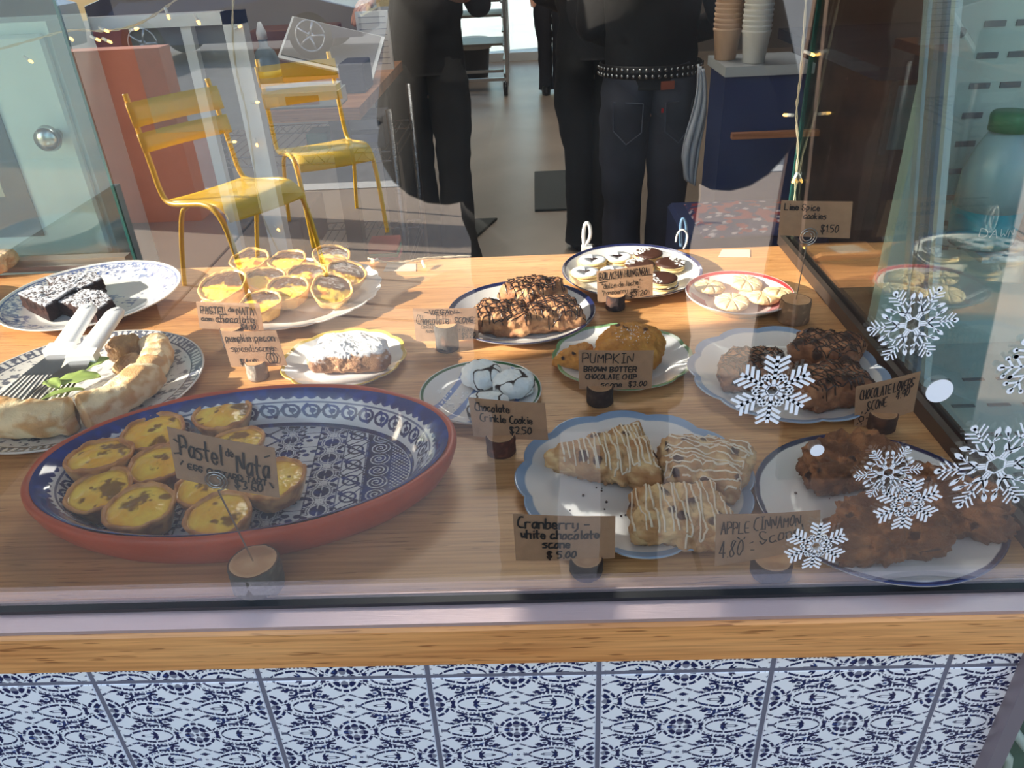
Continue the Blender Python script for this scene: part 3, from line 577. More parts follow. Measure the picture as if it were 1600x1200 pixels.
# ------------------------------------------------------------------ lime spice cookies
def c_lime(P, t, w1_, w2, lm, s): return mix(rgb(214, 178, 128), rgb(236, 208, 162), ss(.2, .9, t+w1_*.6))
def lime_relief(x, y):
    a = np.arctan2(y, x); r = np.hypot(x, y); return -.0045*np.exp(-(np.sin(a*4.5)/.2)**2)*ss(.003, .009, r)-.003*np.exp(-(r/.003)**2)
for i, (px, py, z, lab, tl) in enumerate(((1107, 447, .006, 'flower-stamped lime cookie at the left of the red-rimmed plate', (.1, 2.)), (1165, 442, .011, 'flower-stamped lime cookie at the back, topmost', (.12, 1.)), (1143, 471, .007, 'flower-stamped lime cookie at the front of the red-rimmed plate', (.08, 0.)), (1191, 465, .006, 'flower-stamped lime cookie at the front right, partly overlapped', (.12, 3.)), (1219, 459, .008, 'lime cookie at the far right of the plate, beside the log holder', (.2, 2.6)))):
    p = onz(px, py, z+.008); blob('spice_cookie', p[0], p[1], [(k*2*PI/9+.2*i, .026) for k in range(9)], .012, c_lime, lab, 'cookie', 221+i, z0=z, amp=.0012, pw=.5, group='lime spice cookies', relief=lime_relief, sh=16, nph=50, nth=140, tilt=tl)
# ------------------------------------------------------------------ brownies
def brownie(pts, z0, h, lab, seed):
    P = np.array([onz(px, py, z0+h)[:2] for px, py in pts]); c = P.mean(0); n = 26; k = 160
    # closed outline sampled evenly
    Q = np.vstack([P, P[:1]]); L = np.r_[0, np.cumsum(np.linalg.norm(np.diff(Q, axis=0), axis=1))]; s = np.linspace(0, L[-1], k, endpoint=False); ox = np.interp(s, L, Q[:, 0]); oy = np.interp(s, L, Q[:, 1])
    V = []; prof = [(0.01, 0), (.97, 0)]+[(1, t) for t in np.linspace(.06, .92, 12)]+[(.975, .98)]+[(r, 1.) for r in np.linspace(.94, .01, 24)]
    for r, t in prof: V.append(np.stack([c[0]+(ox-c[0])*r, c[1]+(oy-c[1])*r, np.full(k, t*h)], -1))
    V = np.array(V).reshape(-1, 3); w1_ = fbm(V, 130, 3, seed)-.5; w2 = fbm(V, 420, 2, seed+4)-.5; top = V[:, 2]/h
    d = V-np.array([c[0], c[1], h/2]); dn = d/(np.linalg.norm(d, axis=1)[:, None]+1e-9); V2 = V+dn*(w1_*.008)[:, None]*(top[:, None] > .03)+dn*(w2*.003)[:, None]; V2[:, 2] = np.maximum(V2[:, 2], 0)
    base = mix(rgb(58, 32, 26), rgb(34, 20, 20), .5+w1_*3); col = mix(base, rgb(228, 230, 240), ss(.9, 1., top)*ss(-.1, .06, w1_*.7+w2*1.4+.03)*.95)
    V2[:, 2] += z0; tag(mk('brownie', V2, gridF(len(prof), k), mat('brownie_crumb', vcol=True, spec=.15, rough=.8, bump=.6, bscale=500), None, True, col), lab, 'brownie', 'sugared brownies')
brownie([(28, 458), (55, 445), (118, 448), (84, 470), (70, 478)], .0045, .03, 'brownie square with icing sugar at the left of the blue floral plate', 1)
brownie([(72, 433), (150, 424), (160, 434), (122, 452), (82, 446)], .0045, .028, 'brownie square with icing sugar at the back of the blue floral plate', 2)
brownie([(88, 470), (128, 452), (158, 452), (176, 466), (148, 486)], .0045, .026, 'brownie square with icing sugar nearest the white server handles', 3)
# ------------------------------------------------------------------ bread slice at far left, pastry roll, leaves
p = onz(-8, 412, .02); blob('bread_slice', p[0]-.02, p[1], [(0, .05), (PI/2, .04), (PI, .06), (-PI/2, .035)], .035, lambda P, t, a, b, l, s: mix(rgb(206, 150, 100), rgb(232, 196, 150), .5+a*2), 'pale bread slice on the plate cut off at the far left', 'bread', 240)
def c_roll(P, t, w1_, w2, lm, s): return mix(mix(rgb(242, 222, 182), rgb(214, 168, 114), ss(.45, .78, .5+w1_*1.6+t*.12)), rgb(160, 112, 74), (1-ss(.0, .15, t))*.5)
def roll(path, r, lab, seed):
    P = np.array([onz(px, py, .018)[:2] for px, py in path]); P = smooth_line(P, 3); n = 90; L = np.r_[0, np.cumsum(np.linalg.norm(np.diff(P, axis=0), axis=1))]; s = np.linspace(0, L[-1], n); C = np.c_[np.interp(s, L, P[:, 0]), np.interp(s, L, P[:, 1])]
    T = np.gradient(C, axis=0); T /= np.linalg.norm(T, axis=1)[:, None]; Nn = np.c_[-T[:, 1], T[:, 0]]; k = 60; a = np.linspace(0, 2*PI, k, endpoint=False); e = np.clip(np.minimum(s, L[-1]-s)/.006, 0, 1)**.5; e[0] = e[-1] = .05
    V = np.stack([C[:, None, 0]+Nn[:, None, 0]*np.sign(np.cos(a))*np.abs(np.cos(a))**.7*r*1.25*e[:, None], C[:, None, 1]+Nn[:, None, 1]*np.sign(np.cos(a))*np.abs(np.cos(a))**.7*r*1.25*e[:, None], r*(1+np.sign(np.sin(a))*np.abs(np.sin(a))**.8)[None]*(.6+.4*e[:, None])], -1).reshape(-1, 3)
    w1_ = fbm(V*np.array([1, 1, 1.6]), 45, 3, seed)-.5; w2 = fbm(V, 200, 2, seed+1)-.5; d = V-np.repeat(np.c_[C, np.full(n, r)], k, 0); d /= np.linalg.norm(d, axis=1)[:, None]+1e-9
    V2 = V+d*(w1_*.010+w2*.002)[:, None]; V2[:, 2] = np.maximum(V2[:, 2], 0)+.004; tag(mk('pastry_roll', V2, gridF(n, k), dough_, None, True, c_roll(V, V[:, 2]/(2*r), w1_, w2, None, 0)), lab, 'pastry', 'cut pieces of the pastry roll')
roll([(-75, 640), (-20, 655), (60, 664), (121, 655)], .021, 'left piece of flaky pastry roll, cut off by the photo edge', 301)
roll([(126, 653), (175, 636), (218, 608), (232, 590)], .021, 'long flaky pastry roll piece in front of the green leaves', 303)
roll([(236, 584), (245, 562), (246, 546), (238, 538)], .017, 'short curved pastry roll piece at the right of the plate', 305)
p = onz(198, 552, .015); blob('pastry_roll', p[0], p[1], [(k*PI/3, .023) for k in range(6)], .036, lambda P, t, a, b, l, s: mix(rgb(196, 158, 112), rgb(140, 106, 80), .5+a*2.4), 'browned round end of the pastry roll beside the server handles', 'pastry', 307, lump=.005)
p = onz(205, 578, .01); blob('pastry_roll', p[0], p[1], [(k*PI/3, .021) for k in range(6)], .024, lambda P, t, a, b, l, s: mix(rgb(214, 182, 132), rgb(170, 128, 88), .5+a*2.4), 'torn open pastry end showing layers, right of the leaves', 'pastry', 308, lump=.006)
leaf_m = mat('green_leaf', rgb(150, 172, 96), .45, vary=.15, vscale=40)
for i, (px, py, L, wd, a, lab) in enumerate(((122, 596, .058, .034, .3, 'flat green leaf in the middle of the plate'), (146, 574, .05, .03, 1.0, 'green leaf under the end of the right-hand server handle'), (100, 620, .05, .012, .5, 'narrow green leaf close to the pastry roll'), (85, 606, .036, .02, 2.5, 'small curled green leaf over the server blade'))):
    p = onz(px, py, .036); t = np.linspace(-1, 1, 21); V = []
    for k in t:
        wk = wd*.5*(1-k*k)**.7*(1+.12*math.sin(k*9)); x = k*L*.5; zc = p[2]+.004*(1-k*k)+i*.001
        for s_ in (-1, -.5, 0, .5, 1): y = s_*wk; V.append((p[0]+x*math.cos(a)-y*math.sin(a), p[1]+x*math.sin(a)+y*math.cos(a), zc+.003*s_*s_))
    F = [(r*5+c, r*5+c+1, r*5+c+6, r*5+c+5) for r in range(20) for c in range(4)]; o = mk('salad_leaf', V, F, leaf_m); tag(o, lab, 'leaf', 'green leaves on the lace-bordered plate'); md = o.modifiers.new('thick', 'SOLIDIFY'); md.thickness = .0005
# ------------------------------------------------------------------ pie servers (white handle, slotted steel blade)
hand_m = mat('white_plastic', rgb(240, 242, 246), .3)
def server(tip, heel, bl, lab, z1, z2, bs=1):
    a = onz(*tip, z1); b = onz(*heel, z2); d = a-b; L = np.linalg.norm(d); d = d/L; side = np.cross(d, (0, 0, 1.)); side /= np.linalg.norm(side); up = np.cross(side, d); root = empty('pie_server', tuple(b), lab, 'server', 'white-handled pie servers')
    n = 16; V = []; 
    for i in range(n+1):
        t = i/n; wd = (.0165-.003*t)*(1 if t < .86 else math.sqrt(max(0, 1-((t-.86)/.14)**2))+.02); th_ = .0065*(1 if t < .9 else .9-.4*(t-.9)/.1); c = b+d*L*t
        for k in range(12): q = 2*PI*k/12; cx_, sy_ = math.cos(q), math.sin(q); V.append(c+side*wd*math.copysign(abs(cx_)**.6, cx_)+up*th_*math.copysign(abs(sy_)**.8, sy_))
    F = [(r*12+k, r*12+(k+1) % 12, (r+1)*12+(k+1) % 12, (r+1)*12+k) for r in range(n) for k in range(12)]+[tuple(range(11, -1, -1)), tuple(n*12+k for k in range(12))]; mk('handle', V, F, hand_m, root)
    MB().tube([b+side*.0-d*.004+side*s_*0 for s_ in (0, )]+[b+d*.004], .0001, 4)
    cb = MB(); e0 = b+d*.016; 
    V = [e0+side*s_*.0178+up*u_ for u_ in (-.0072, .0072) for s_ in (-1, 1)]+[b-d*.004+side*s_*.0195+up*u_ for u_ in (-.0076, .0076) for s_ in (-1, 1)]
    cb.add(V, [(0, 1, 3, 2), (4, 6, 7, 5), (0, 2, 6, 4), (1, 5, 7, 3), (2, 3, 7, 6), (0, 4, 5, 1)]).build('collar', hand_m, root)
    hl = a-d*.016; MB().tube([hl-up*.0068, hl+up*.0072], .0042, 16).build('hanging_hole', mat('grey_shadowed_plastic', rgb(190, 194, 200), .5), root)
    # slotted blade
    c = onz(*bl, .021); d2 = c-b; d2[2] = 0; L2 = np.linalg.norm(d2); mb = MB(); bars = 8
    for i in range(bars):
        s0, s1 = (i/bars-.5)*2, ((i+.55)/bars-.5)*2; V = []
        for t, wd in ((.3, .03), (1, .048)):
            for s_ in (s0, s1): q = b*(1-t)+c*t+side*wd*s_*.8; V += [q, q+np.array([0, 0, -.0008])]
        mb.add(V, [(0, 2, 6, 4), (1, 5, 7, 3), (0, 4, 5, 1), (2, 3, 7, 6)])
    V = []
    for t, wd in ((0, .016), (.33, .032)):
        for s_ in (-1, 1): q = b*(1-t)+c*t+side*wd*s_*.8; V += [q, q+np.array([0, 0, -.0009])]
    mb.add(V, [(0, 2, 6, 4), (1, 5, 7, 3), (0, 4, 5, 1), (2, 3, 7, 6)]); V = []
    for t, wd in ((.96, .046), (1.05, .046)):
        for s_ in (-1, 1): q = b*(1-t)+c*t+side*wd*s_*.8; V += [q, q+np.array([0, 0, -.0009])]
    mb.add(V, [(0, 2, 6, 4), (1, 5, 7, 3), (0, 4, 5, 1), (2, 3, 7, 6)]).build('slotted_blade', steel, root)
server((143, 475), (92, 552), (-5, 660), 'left of two white-handled pie servers, its handle end over the brownies', .066, .042)
server((186, 481), (128, 561), (30, 668), 'right of two white-handled pie servers, its handle over the bare counter', .060, .046)
# ------------------------------------------------------------------ custard tarts
tart_m = mat('custard_tart', vcol=True, rough=.38, bump=.35, bscale=330, sss=.1)
def tart(px, py, zc, R, tilt, az, seed, lab, group, kind='egg', cat='tart', floor=.007, wx=None, squash=1.):
    root_z = floor; nth, rs = 110, []
    prof = [(.001, .0), (.72, .0), (.77, .03), (.84, .22), (.91, .42), (.97, .58), (1.0, .68), (1.0, .735), (.965, .76), (.92, .745), (.885, .70)]
    fil = [(r, .66+.09*math.cos(r/.87*PI/2)) for r in np.linspace(.87, .01, 34)]; prof = np.array(prof+fil); H = R*1.02
    th = np.linspace(0, 2*PI, nth, endpoint=False); r = prof[:, 0][:, None]; z = prof[:, 1][:, None]
    wob = 1+.025*np.sin(th*3+seed)+.015*np.sin(th*7+seed*2); V = np.stack([R*r*wob*np.cos(th), R*r*wob*np.sin(th), H*z*np.ones_like(th)], -1).reshape(-1, 3); V[:, 1] *= squash
    rr = np.repeat(prof[:, 0], nth); idx = np.repeat(np.arange(len(prof)), nth); shell = idx < 11; n1 = fbm(V, 70, 3, seed)-.5; n2 = fbm(V, 240, 2, seed+2)-.5; st_ = fbm(V*np.array([1, 1, 5]), 110, 2, seed+7)-.5
    V[:, 2] += np.where(shell & (rr > .7), n1*.007+n2*.0025, n1*.004); f = 1+np.where(shell & (rr > .65), st_*.05, 0); V[:, 0] *= f; V[:, 1] *= f
    rnd = random.Random(seed); sp = np.zeros(len(V))
    for _s in range(rnd.randint(3, 6)):
        a = rnd.uniform(0, 2*PI); q = R*rnd.uniform(.1, .8); s = R*(rnd.uniform(.26, .42) if _s == 0 else rnd.uniform(.04, .13)); dd = np.hypot(V[:, 0]-q*math.cos(a), V[:, 1]-q*math.sin(a))/s; sp = np.maximum(sp, 1-ss(.55, 1.3, dd+n1*3.2+n2*1.2))
    crust = mix(rgb(222, 166, 104), rgb(150, 88, 48), ss(.3, .8, .5+n1*1.5+st_*1.3)); crust = mix(crust, rgb(206, 140, 76), (z.repeat(nth, 1).ravel() > .66)*.5)
    cust = mix(rgb(255, 222, 92), rgb(246, 184, 66), .5+n1*2.2); cust = mix(cust, rgb(104, 52, 26), sp*.85); cust = mix(cust, rgb(176, 98, 40), ss(.78, .88, rr)*.55)
    col = np.where(shell[:, None], crust, cust)
    if kind == 'choc':
        band = ss(-.1, .12, V[:, 1]/R+.02+n1*.9); col = np.where((~shell)[:, None], mix(mix(rgb(240, 196, 80), rgb(190, 110, 40), ss(.55, .7, .5+n1)), rgb(74, 48, 42), band), mix(crust, rgb(236, 192, 110), .5))
    M = np.array(Matrix.Rotation(tilt, 3, Vector((math.cos(az), math.sin(az), 0)))); V = V@M.T; V[:, 2] -= V[:, 2].min(); p = onz(px, py, floor+H*.62); off = np.array([p[0], p[1], floor]); cen = M@np.array([0, 0, H*.7]); V = V-np.array([cen[0], cen[1], 0])+off
    root = empty('custard_tart', tuple(off), lab, cat, group); F = gridF(len(prof), nth); sh_f = F[:10*nth]; fl_f = F[10*nth:]
    mk('crust', V[:11*nth], sh_f, tart_m, root, True, col[:11*nth]); mk('filling', V[10*nth:], fl_f-10*nth, mat('glossy_custard', vcol=True, rough=.25, bump=.2, bscale=260, coat=.25, sss=.1), root, True, col[10*nth:])
G = 'egg custard tarts in the terracotta bowl'
for i, (px, py, R, tl, az, fl, lab) in enumerate((
    (348, 650, .036, 0.01, .1, .010, 'egg tart with two dark spots at the back of the bowl'), (242, 680, .037, 0.05, .2, .010, 'egg tart at the back left, partly behind the bowl card'),
    (158, 718, .037, -0.08, .0, .012, 'smooth pale egg tart at the far left of the bowl'), (250, 730, .034, 0.05, .15, .008, 'egg tart left of the card, between four others'),
    (372, 697, .032, -0.06, .5, .008, 'egg tart almost wholly hidden behind the bowl card'), (158, 772, .035, 0.11, -.25, .009, 'egg tart at the left front edge of the bowl, below the smooth pale one'),
    (220, 797, .036, 0.05, .35, .010, 'egg tart with a big dark blister at the front left of the bowl'), (322, 766, .033, 0.05, .1, .008, 'egg tart just below the card, behind the steel spiral'),
    (428, 752, .036, -0.01, .25, .010, 'egg tart rightmost in the bowl, beside the bare painted floor'), (343, 808, .034, 0.05, .1, .009, 'browned egg tart nearest the window, crossed by the wire'))):
    tart(px, py, 0, R, tl, az, 401+i*11, lab, G, floor=fl)
G = 'chocolate-topped custard tarts'
for i, (px, py, R, tl, az, fl, lab) in enumerate((
    (392, 412, .036, .2, .1, .006, 'chocolate tart at the back left of its plate'), (450, 412, .035, .15, 0, .006, 'chocolate tart at the back middle, on white paper'), (520, 408, .034, .3, .6, .006, 'chocolate tart at the back right of its plate'),
    (350, 455, .042, .3, -.3, .006, 'chocolate tart at the left end of the plate, above its card'), (415, 440, .035, .2, .3, .012, 'chocolate tart in the middle row, left'), (480, 434, .034, .2, .1, .012, 'chocolate tart in the middle row, right'),
    (543, 436, .034, .42, .7, .006, 'chocolate tart leaning at the right edge of its plate'), (450, 458, .036, .25, 0, .007, 'chocolate tart at the front, right of its card'), (520, 461, .034, .5, .5, .006, 'chocolate tart tilted up at the front right'), (408, 478, .034, .2, 0, .005, 'chocolate tart at the plate front, hidden behind the card'))):
    tart(px, py, 0, R, tl, az, 601+i*13, lab, G, 'choc', floor=fl)
MB().box(-.03, .03, -.02, .02, 0, .0006, Matrix.Translation((-.447, .782, .016))@Matrix.Rotation(.5, 4, 'X')@Matrix.Rotation(.1, 4, 'Z')).build('paper_liner', white_paint); tag(bpy.data.objects['paper_liner'], 'white paper liner corner showing behind the chocolate-topped tarts', 'paper')
# crumbs on plates
cm = mat('dark_crumb', rgb(60, 34, 26), .8)
for cx, cy, R, n, lab, sd in ((.06, .14, .06, 16, 'crumbs scattered on the bare part of the cranberry plate', 4), (.28, .09, .05, 16, 'crumbs scattered on the apple scone plate', 5), (-.115, .35, .03, 40, 'sugar grains spilled on the striped plate', 6)):
    rnd = random.Random(sd); mb = MB()
    for _ in range(n): a, q = rnd.uniform(0, 2*PI), R*rnd.random()**.6; s = rnd.uniform(.0005, .0013); mb.box(-s, s, -s, s, 0, s*1.4, Matrix.Translation((cx+q*math.cos(a), cy+q*math.sin(a), .0036))@Matrix.Rotation(a, 4, 'Z'))
    o = mb.build('crumbs', cm if sd < 6 else sugar); tag(o, lab, 'crumbs', kind='stuff')

# ------------------------------------------------------------------ handwriting: a stroke alphabet
GL = {'A': "023962|1555", 'B': "0209|094968574505|054564534202", 'C': "695939182413324262".replace('182413', '170413'), 'D': "0209|09396764533202", 'E': "69090262|0555", 'F': "6909|0902|0555", 'G': "68591904324265|6535",
 'H': "0902|6962|0565", 'I': "1959|3932|1252", 'J': "6963421204", 'K': "0902|690562", 'L': "090262", 'M': "0209346962", 'N': "02096269", 'O': "39170413325464675939", 'P': "02090949680564".replace('0564', '6546250505'), 'Q': "39170413325464675939|4461", 'R': "02094968665505|3562",
 'S': "68491907255464321204", 'T': "0969|3932", 'U': "090412525469", 'V': "093269", 'W': "0912365269", 'X': "0962|6902", 'Y': "093569|3532", 'Z': "09690262",
 'a': "56260412325456|5652", 'b': "0902|05164655533202", 'c': "56260412425362".replace('26', '26'), 'd': "5952|5626041252", 'e': "04545536160403224253", 'f': "5949382220|1646", 'g': "565120|5626041353", 'h': "0902|051646565552", 'i': "2622|2828", 'j': "363020|3838", 'k': "0902|460452",
 'l': "2922324", 'm': "0602|05162632|35466562", 'n': "0602|0516465552", 'o': "2604022242545626", 'p': "0600|0516465443220203", 'q': "5650|5626042253", 'r': "0602|05163656", 's': "56160505544212020", 't': "2923324|0656", 'u': "060312425356|5652", 'v': "062256", 'w': "0612345256", 'x': "0652|5602", 'y': "060313|5652201", 'z': "06560252",
 '0': "39170413325464675939", '1': "173932", '2': "0839596855026262".replace('6262', '62'), '3': "086935645332120", '4': "4942|490464", '5': "69090646645332120", '6': "591803325254451504", '7': "096922", '8': "391726445332120415365869391", '9': "6838180625656962",
 '$': "68491907255464321204|3930", '.': "1212", ',': "1301", ':': "1212|1515", '-': "0555", '!': "1914|1212", "'": "1917", '"': "1917|3937", 'o2': "", '&': "", ' ': ""}
def glyph(ch):
    out = []
    for st_ in GL.get(ch, '').split('|'):
        if len(st_) % 2: st_ = st_[:-1]
        if st_: out.append([(int(st_[i]), int(st_[i+1])-2) for i in range(0, len(st_), 2)])
    return out
def strokes(text, h, slant=.0, seed=0, sp=1.28, jit=.25):
    rnd = random.Random(seed+len(text)); x = 0; res = []; u = h/7.
    for ch in text:
        if ch == ' ': x += 5*u; continue
        g = glyph(ch); wd = max([p[0] for s_ in g for p in s_] or [3]); jy = rnd.uniform(-jit, jit)
        for s_ in g:
            P = np.array([(x+(a+rnd.uniform(-jit, jit)*.6)*u+slant*b*u, (b+jy+rnd.uniform(-jit, jit)*.6)*u) for a, b in s_])
            res.append(smooth_line(P, 1) if len(P) > 3 else P)
        x += (wd+sp*1.6)*u
    return res, x
def lettering(lines, place, nrm, sw, parent, w_, h_, name='lettering'):
    """lines: (text, x, y-from-top, height, width to fit or None, stroke, angle); place(u metres, v metres)->point"""
    mb = MB()
    for ln in lines:
        text, x0, y0, h = ln[:4]; fit = ln[4] if len(ln) > 4 else None; swk = (ln[5] if len(ln) > 5 else 1)*sw; ang = ln[6] if len(ln) > 6 else 0.
        if isinstance(text, str): ss_, wid = strokes(text, h, slant=.06, seed=len(lines))
        else: ss_, wid = [np.array(t, float) for t in text], 1.
        k = fit/wid if fit else 1.
        for P in ss_:
            P = P*np.array([k, 1]) if isinstance(text, str) else P; ca, sa = math.cos(ang), math.sin(ang)
            P = np.c_[x0+P[:, 0]*ca-P[:, 1]*sa, -y0+P[:, 0]*sa+P[:, 1]*ca]
            if len(P) == 1 or np.linalg.norm(P[0]-P[-1])+np.linalg.norm(P-P[0], axis=1).max() < 1e-7: P = np.array([P[0]-(swk*.4, 0), P[0]+(swk*.4, 0)])
            for a, b in zip(P[:-1], P[1:]):
                d = b-a; L = np.linalg.norm(d)
                if L < 1e-9: continue
                d = d/L; q = np.array([-d[1], d[0]])*swk/2; a2, b2 = a-d*swk*.3, b+d*swk*.3
                mb.add([place(*(a2-q)), place(*(b2-q)), place(*(b2+q)), place(*(a2+q))], [(0, 1, 2, 3)])
    return mb.build(name, ink, parent)
bark_m = mat('tree_bark', vcol=True, rough=.85, bump=.9, bscale=160); cut_m = mat('cut_wood', vcol=True, rough=.75, bump=.2, bscale=300)
def log_block(px, pyb, wpx, topy, parent, dark, seed, tilt=0, h=None):
    q = onz(px, pyb, 0); e0 = onz(px-wpx/2, pyb, 0); e1 = onz(px+wpx/2, pyb, 0); r = abs(e1[0]-e0[0])/2*.98; c = q+np.array([0, r, 0]); 
    if h is None: h = max(.018, ony(px, topy, c[1])[2])
    n = 44; t = np.linspace(0, 2*PI, n, endpoint=False); zs = np.linspace(0, 1, 12); V = []
    for z in zs:
        P = np.c_[np.cos(t)*3, np.sin(t)*3, np.full(n, z*1.5)]; w = fbm(P, 1.6, 3, seed)-.5; rr = r*(1+.12*w-.03*(z > .97)-.03*(z < .03)); V.append(np.c_[c[0]+rr*np.cos(t), c[1]+rr*np.sin(t), np.full(n, .0004+h*z)])
    V = np.array(V).reshape(-1, 3); w = fbm(V, 190, 3, seed+3)-.5; col = mix(dark, np.array(dark)*2.6, ss(.05, .3, w)*.7); col = mix(col, rgb(116, 74, 52), ss(.1, .25, fbm(V, 60, 2, seed+5)-.5)*.5)
    F = gridF(12, n).tolist()+[list(range(n-1, -1, -1))]; mk('bark', V, [tuple(f) for f in F], bark_m, parent, True, col)
    rt = [0.001, .25, .5, .75, .92, .935, 1.0]; V = []
    for k in rt: P = V.append(np.c_[c[0]+(V_top := np.c_[np.cos(t), np.sin(t)])[:, 0]*r*k*(.97+.12*(fbm(np.c_[np.cos(t)*3, np.sin(t)*3, np.full(n, 1.5)], 1.6, 3, seed)-.5)), c[1]+V_top[:, 1]*r*k*(.97+.12*(fbm(np.c_[np.cos(t)*3, np.sin(t)*3, np.full(n, 1.5)], 1.6, 3, seed)-.5)), np.full(n, h+.0006)])
    V = np.array(V).reshape(-1, 3); rad = np.repeat(rt, n); wv = fbm(V, 80, 2, seed+8); col = mix(rgb(214, 172, 130), rgb(196, 148, 106), .5+.5*np.sin(rad*22+wv*6)); col = mix(col, rgb(84, 54, 40), rad > .93)
    mk('cut_face', V, gridF(len(rt), n), cut_m, parent, True, col); return c, r, h
BK = rgb(52, 38, 34); BG = rgb(58, 56, 56); BR_ = rgb(92, 52, 36)
def sign(corners, block, lines, label, sw=.0011, yaw=0., dark=BK, seed=1, wire=None, card_off=0., group='handwritten price signs', front=None, bh=None):
    root = empty('price_sign', (0, 0, 0), label, 'sign', group); 
    c, r, h = log_block(*block, root, dark, seed, h=bh); 
    TLp, TRp, BRp, BLp = corners
    n = np.array([math.sin(yaw), -math.cos(yaw), 0.]); yc = c+np.array([0, card_off, 0])
    def on(px, py): rr = _ray(px, py); t = ((yc-CAMP)@n)/(rr@n); return CAMP+rr*t
    Q = [on(*q) for q in corners]; TL, TR, BR, BL = Q; wd = np.linalg.norm(TR-TL); hg = np.linalg.norm(BL-TL)
    def place(u, v, o=.0008):
        a, b = u/wd, -v/hg; p = (TL*(1-a)+TR*a)*(1-b)+(BL*(1-a)+BR*a)*b; bow = .0016*math.sin(min(1, max(0, a))*PI); return p+n*(o+bow)
    V = []; nx = 8
    for o in (.0, -.0007):
        for b in (0, 1):
            for i in range(nx+1): V.append(place(wd*i/nx, -hg*b, o))
    m_ = nx+1; F = []
    for i in range(nx): F += [(m_+i, m_+i+1, i+1, i), (2*m_+i, 2*m_+i+1, 3*m_+i+1, 3*m_+i), (i, i+1, 2*m_+i+1, 2*m_+i), (m_+i+1, m_+i, 3*m_+i, 3*m_+i+1)]
    F += [(0, 2*m_, 3*m_, m_), (nx, m_+nx, 3*m_+nx, 2*m_+nx)]
    mk('card', V, F, kraft, root, False); L2 = [(l[0], l[1]*wd, l[2]*hg, l[3]*hg)+((l[4]*wd,)+tuple(l[5:]) if len(l) > 4 and l[4] else tuple([None]+list(l[5:]))) for l in lines]
    for i, l in enumerate(L2):
        if not isinstance(l[0], str): L2[i] = ([[(a*wd, -b*hg) for a, b in st_] for st_ in l[0]],)+l[1:]
    lettering(L2, place, n, sw, root, wd, hg)
    if wire:
        sx, sy, rad, bx, by, ccw = wire; s_ = on(sx, sy)+n*.004; q = on(sx+rad, sy)+n*.004; R_ = abs(np.linalg.norm(q-s_)); P = []
        for k in range(70): a = -PI/2+k/69*2*PI*2.4; rr = R_*(1-.62*k/69); P.append(s_+np.array([rr*math.cos(a)*math.cos(yaw), rr*math.cos(a)*math.sin(yaw), rr*math.sin(a)]))
        b = np.array([c[0], c[1], h]); P0 = P[0]; line = [b-np.array([0, 0, .01]), b, b*.5+P0*.5, P0-np.array([0, 0, .002])]+P
        MB().tube(line, .00085, 8).build('spiral_wire', steel, root, True)
    return root
sign([(306, 471.5), (405, 474), (412, 516), (312, 513)], (362, 548, 34, 512), [("PASTEL", .06, .42, .27, .42), ("de", .5, .3, .16, .1), ("NATA", .63, .42, .27, .28), ("com", .05, .68, .17, .18), ("chocolate", .28, .72, .26, .62), ("$4.10", .66, .97, .2, .24)], 'kraft card reading Pastel de Nata com chocolate, below the chocolate-topped tarts', .0016, seed=3)
sign([(345, 517.5), (431, 516.5), (449, 571), (361, 573)], (400, 598, 32, 565), [("pumpkin pecan", .05, .27, .2, .9, 1.), (":spiced scone:", .07, .55, .18, .84, .8), ("$ 4.90", .2, .93, .16, .3), ([[(.72, .9), (.68, .75), (.72, .62), (.84, .62), (.88, .75), (.84, .9), (.72, .9)], [(.78, .9), (.76, .75), (.78, .62), (.8, .52)], [(.8, .62), (.82, .75), (.79, .9)]], 0, 0, 1)], 'kraft card reading pumpkin pecan spiced scone, with a small drawn pumpkin', .0013, seed=5, dark=rgb(150, 140, 130))
sign([(645, 482), (745.6, 481), (748, 530), (650, 533)], (698, 553, 37, 506), [("-VEGAN-", .18, .18, .15, .56), ("Chocolate", .04, .47, .27, .52), ("SCONE", .64, .45, .18, .3), ("CONTAINS: COCONUT,", .1, .6, .09, .55, .6), ("ALMOND MILK, WHEAT FLOUR", .17, .73, .09, .75, .6), ("$5.20", .74, .93, .16, .22)], 'kraft card reading Vegan Chocolate Scone with its ingredients', .0013, dark=BG, seed=7)
sign([(932, 424), (1020.6, 413), (1020, 461.5), (934, 473)], (963, 488, 31, 460), [("BOLACHA HUNGARA.", .04, .28, .22, .9), ([[(.03, .36), (.97, .3)]], 0, 0, 1), ('"dulce de leche"', .08, .56, .16, .7, .75), ('"raspberry jam"', .08, .78, .16, .68, .75), ("$3.20", .58, .93, .15, .33)], 'kraft card reading Bolacha Hungara with dulce de leche and raspberry jam', .0013, seed=9, dark=rgb(50, 36, 36))
sign([(904, 547), (1022, 547.5), (1018, 607), (904.7, 608)], (939, 639, 43, 603), [("PUMPKIN", .05, .3, .24, .7), ("BROWN BOTTER", .07, .53, .13, .72, 1.2), ("CHOCOLATE CHIP", .09, .72, .12, .7, 1.1), ("scone", .3, .92, .14, .3), ("$3.00", .68, .92, .13, .26)], 'kraft card reading Pumpkin Brown Botter Chocolate Chip, before the big golden scone', .0014, seed=11)
sign([(731.6, 621), (851.6, 630), (856.6, 687.5), (740, 682)], (783, 719, 48, 680), [("Chocolate", .07, .3, .2, .46), ("Crinkle Cookie", .12, .56, .19, .7), ("$2.50", .5, .84, .18, .3)], 'kraft card reading Chocolate Crinkle Cookie, beside the striped plate', .0016, seed=13, dark=rgb(86, 46, 34))
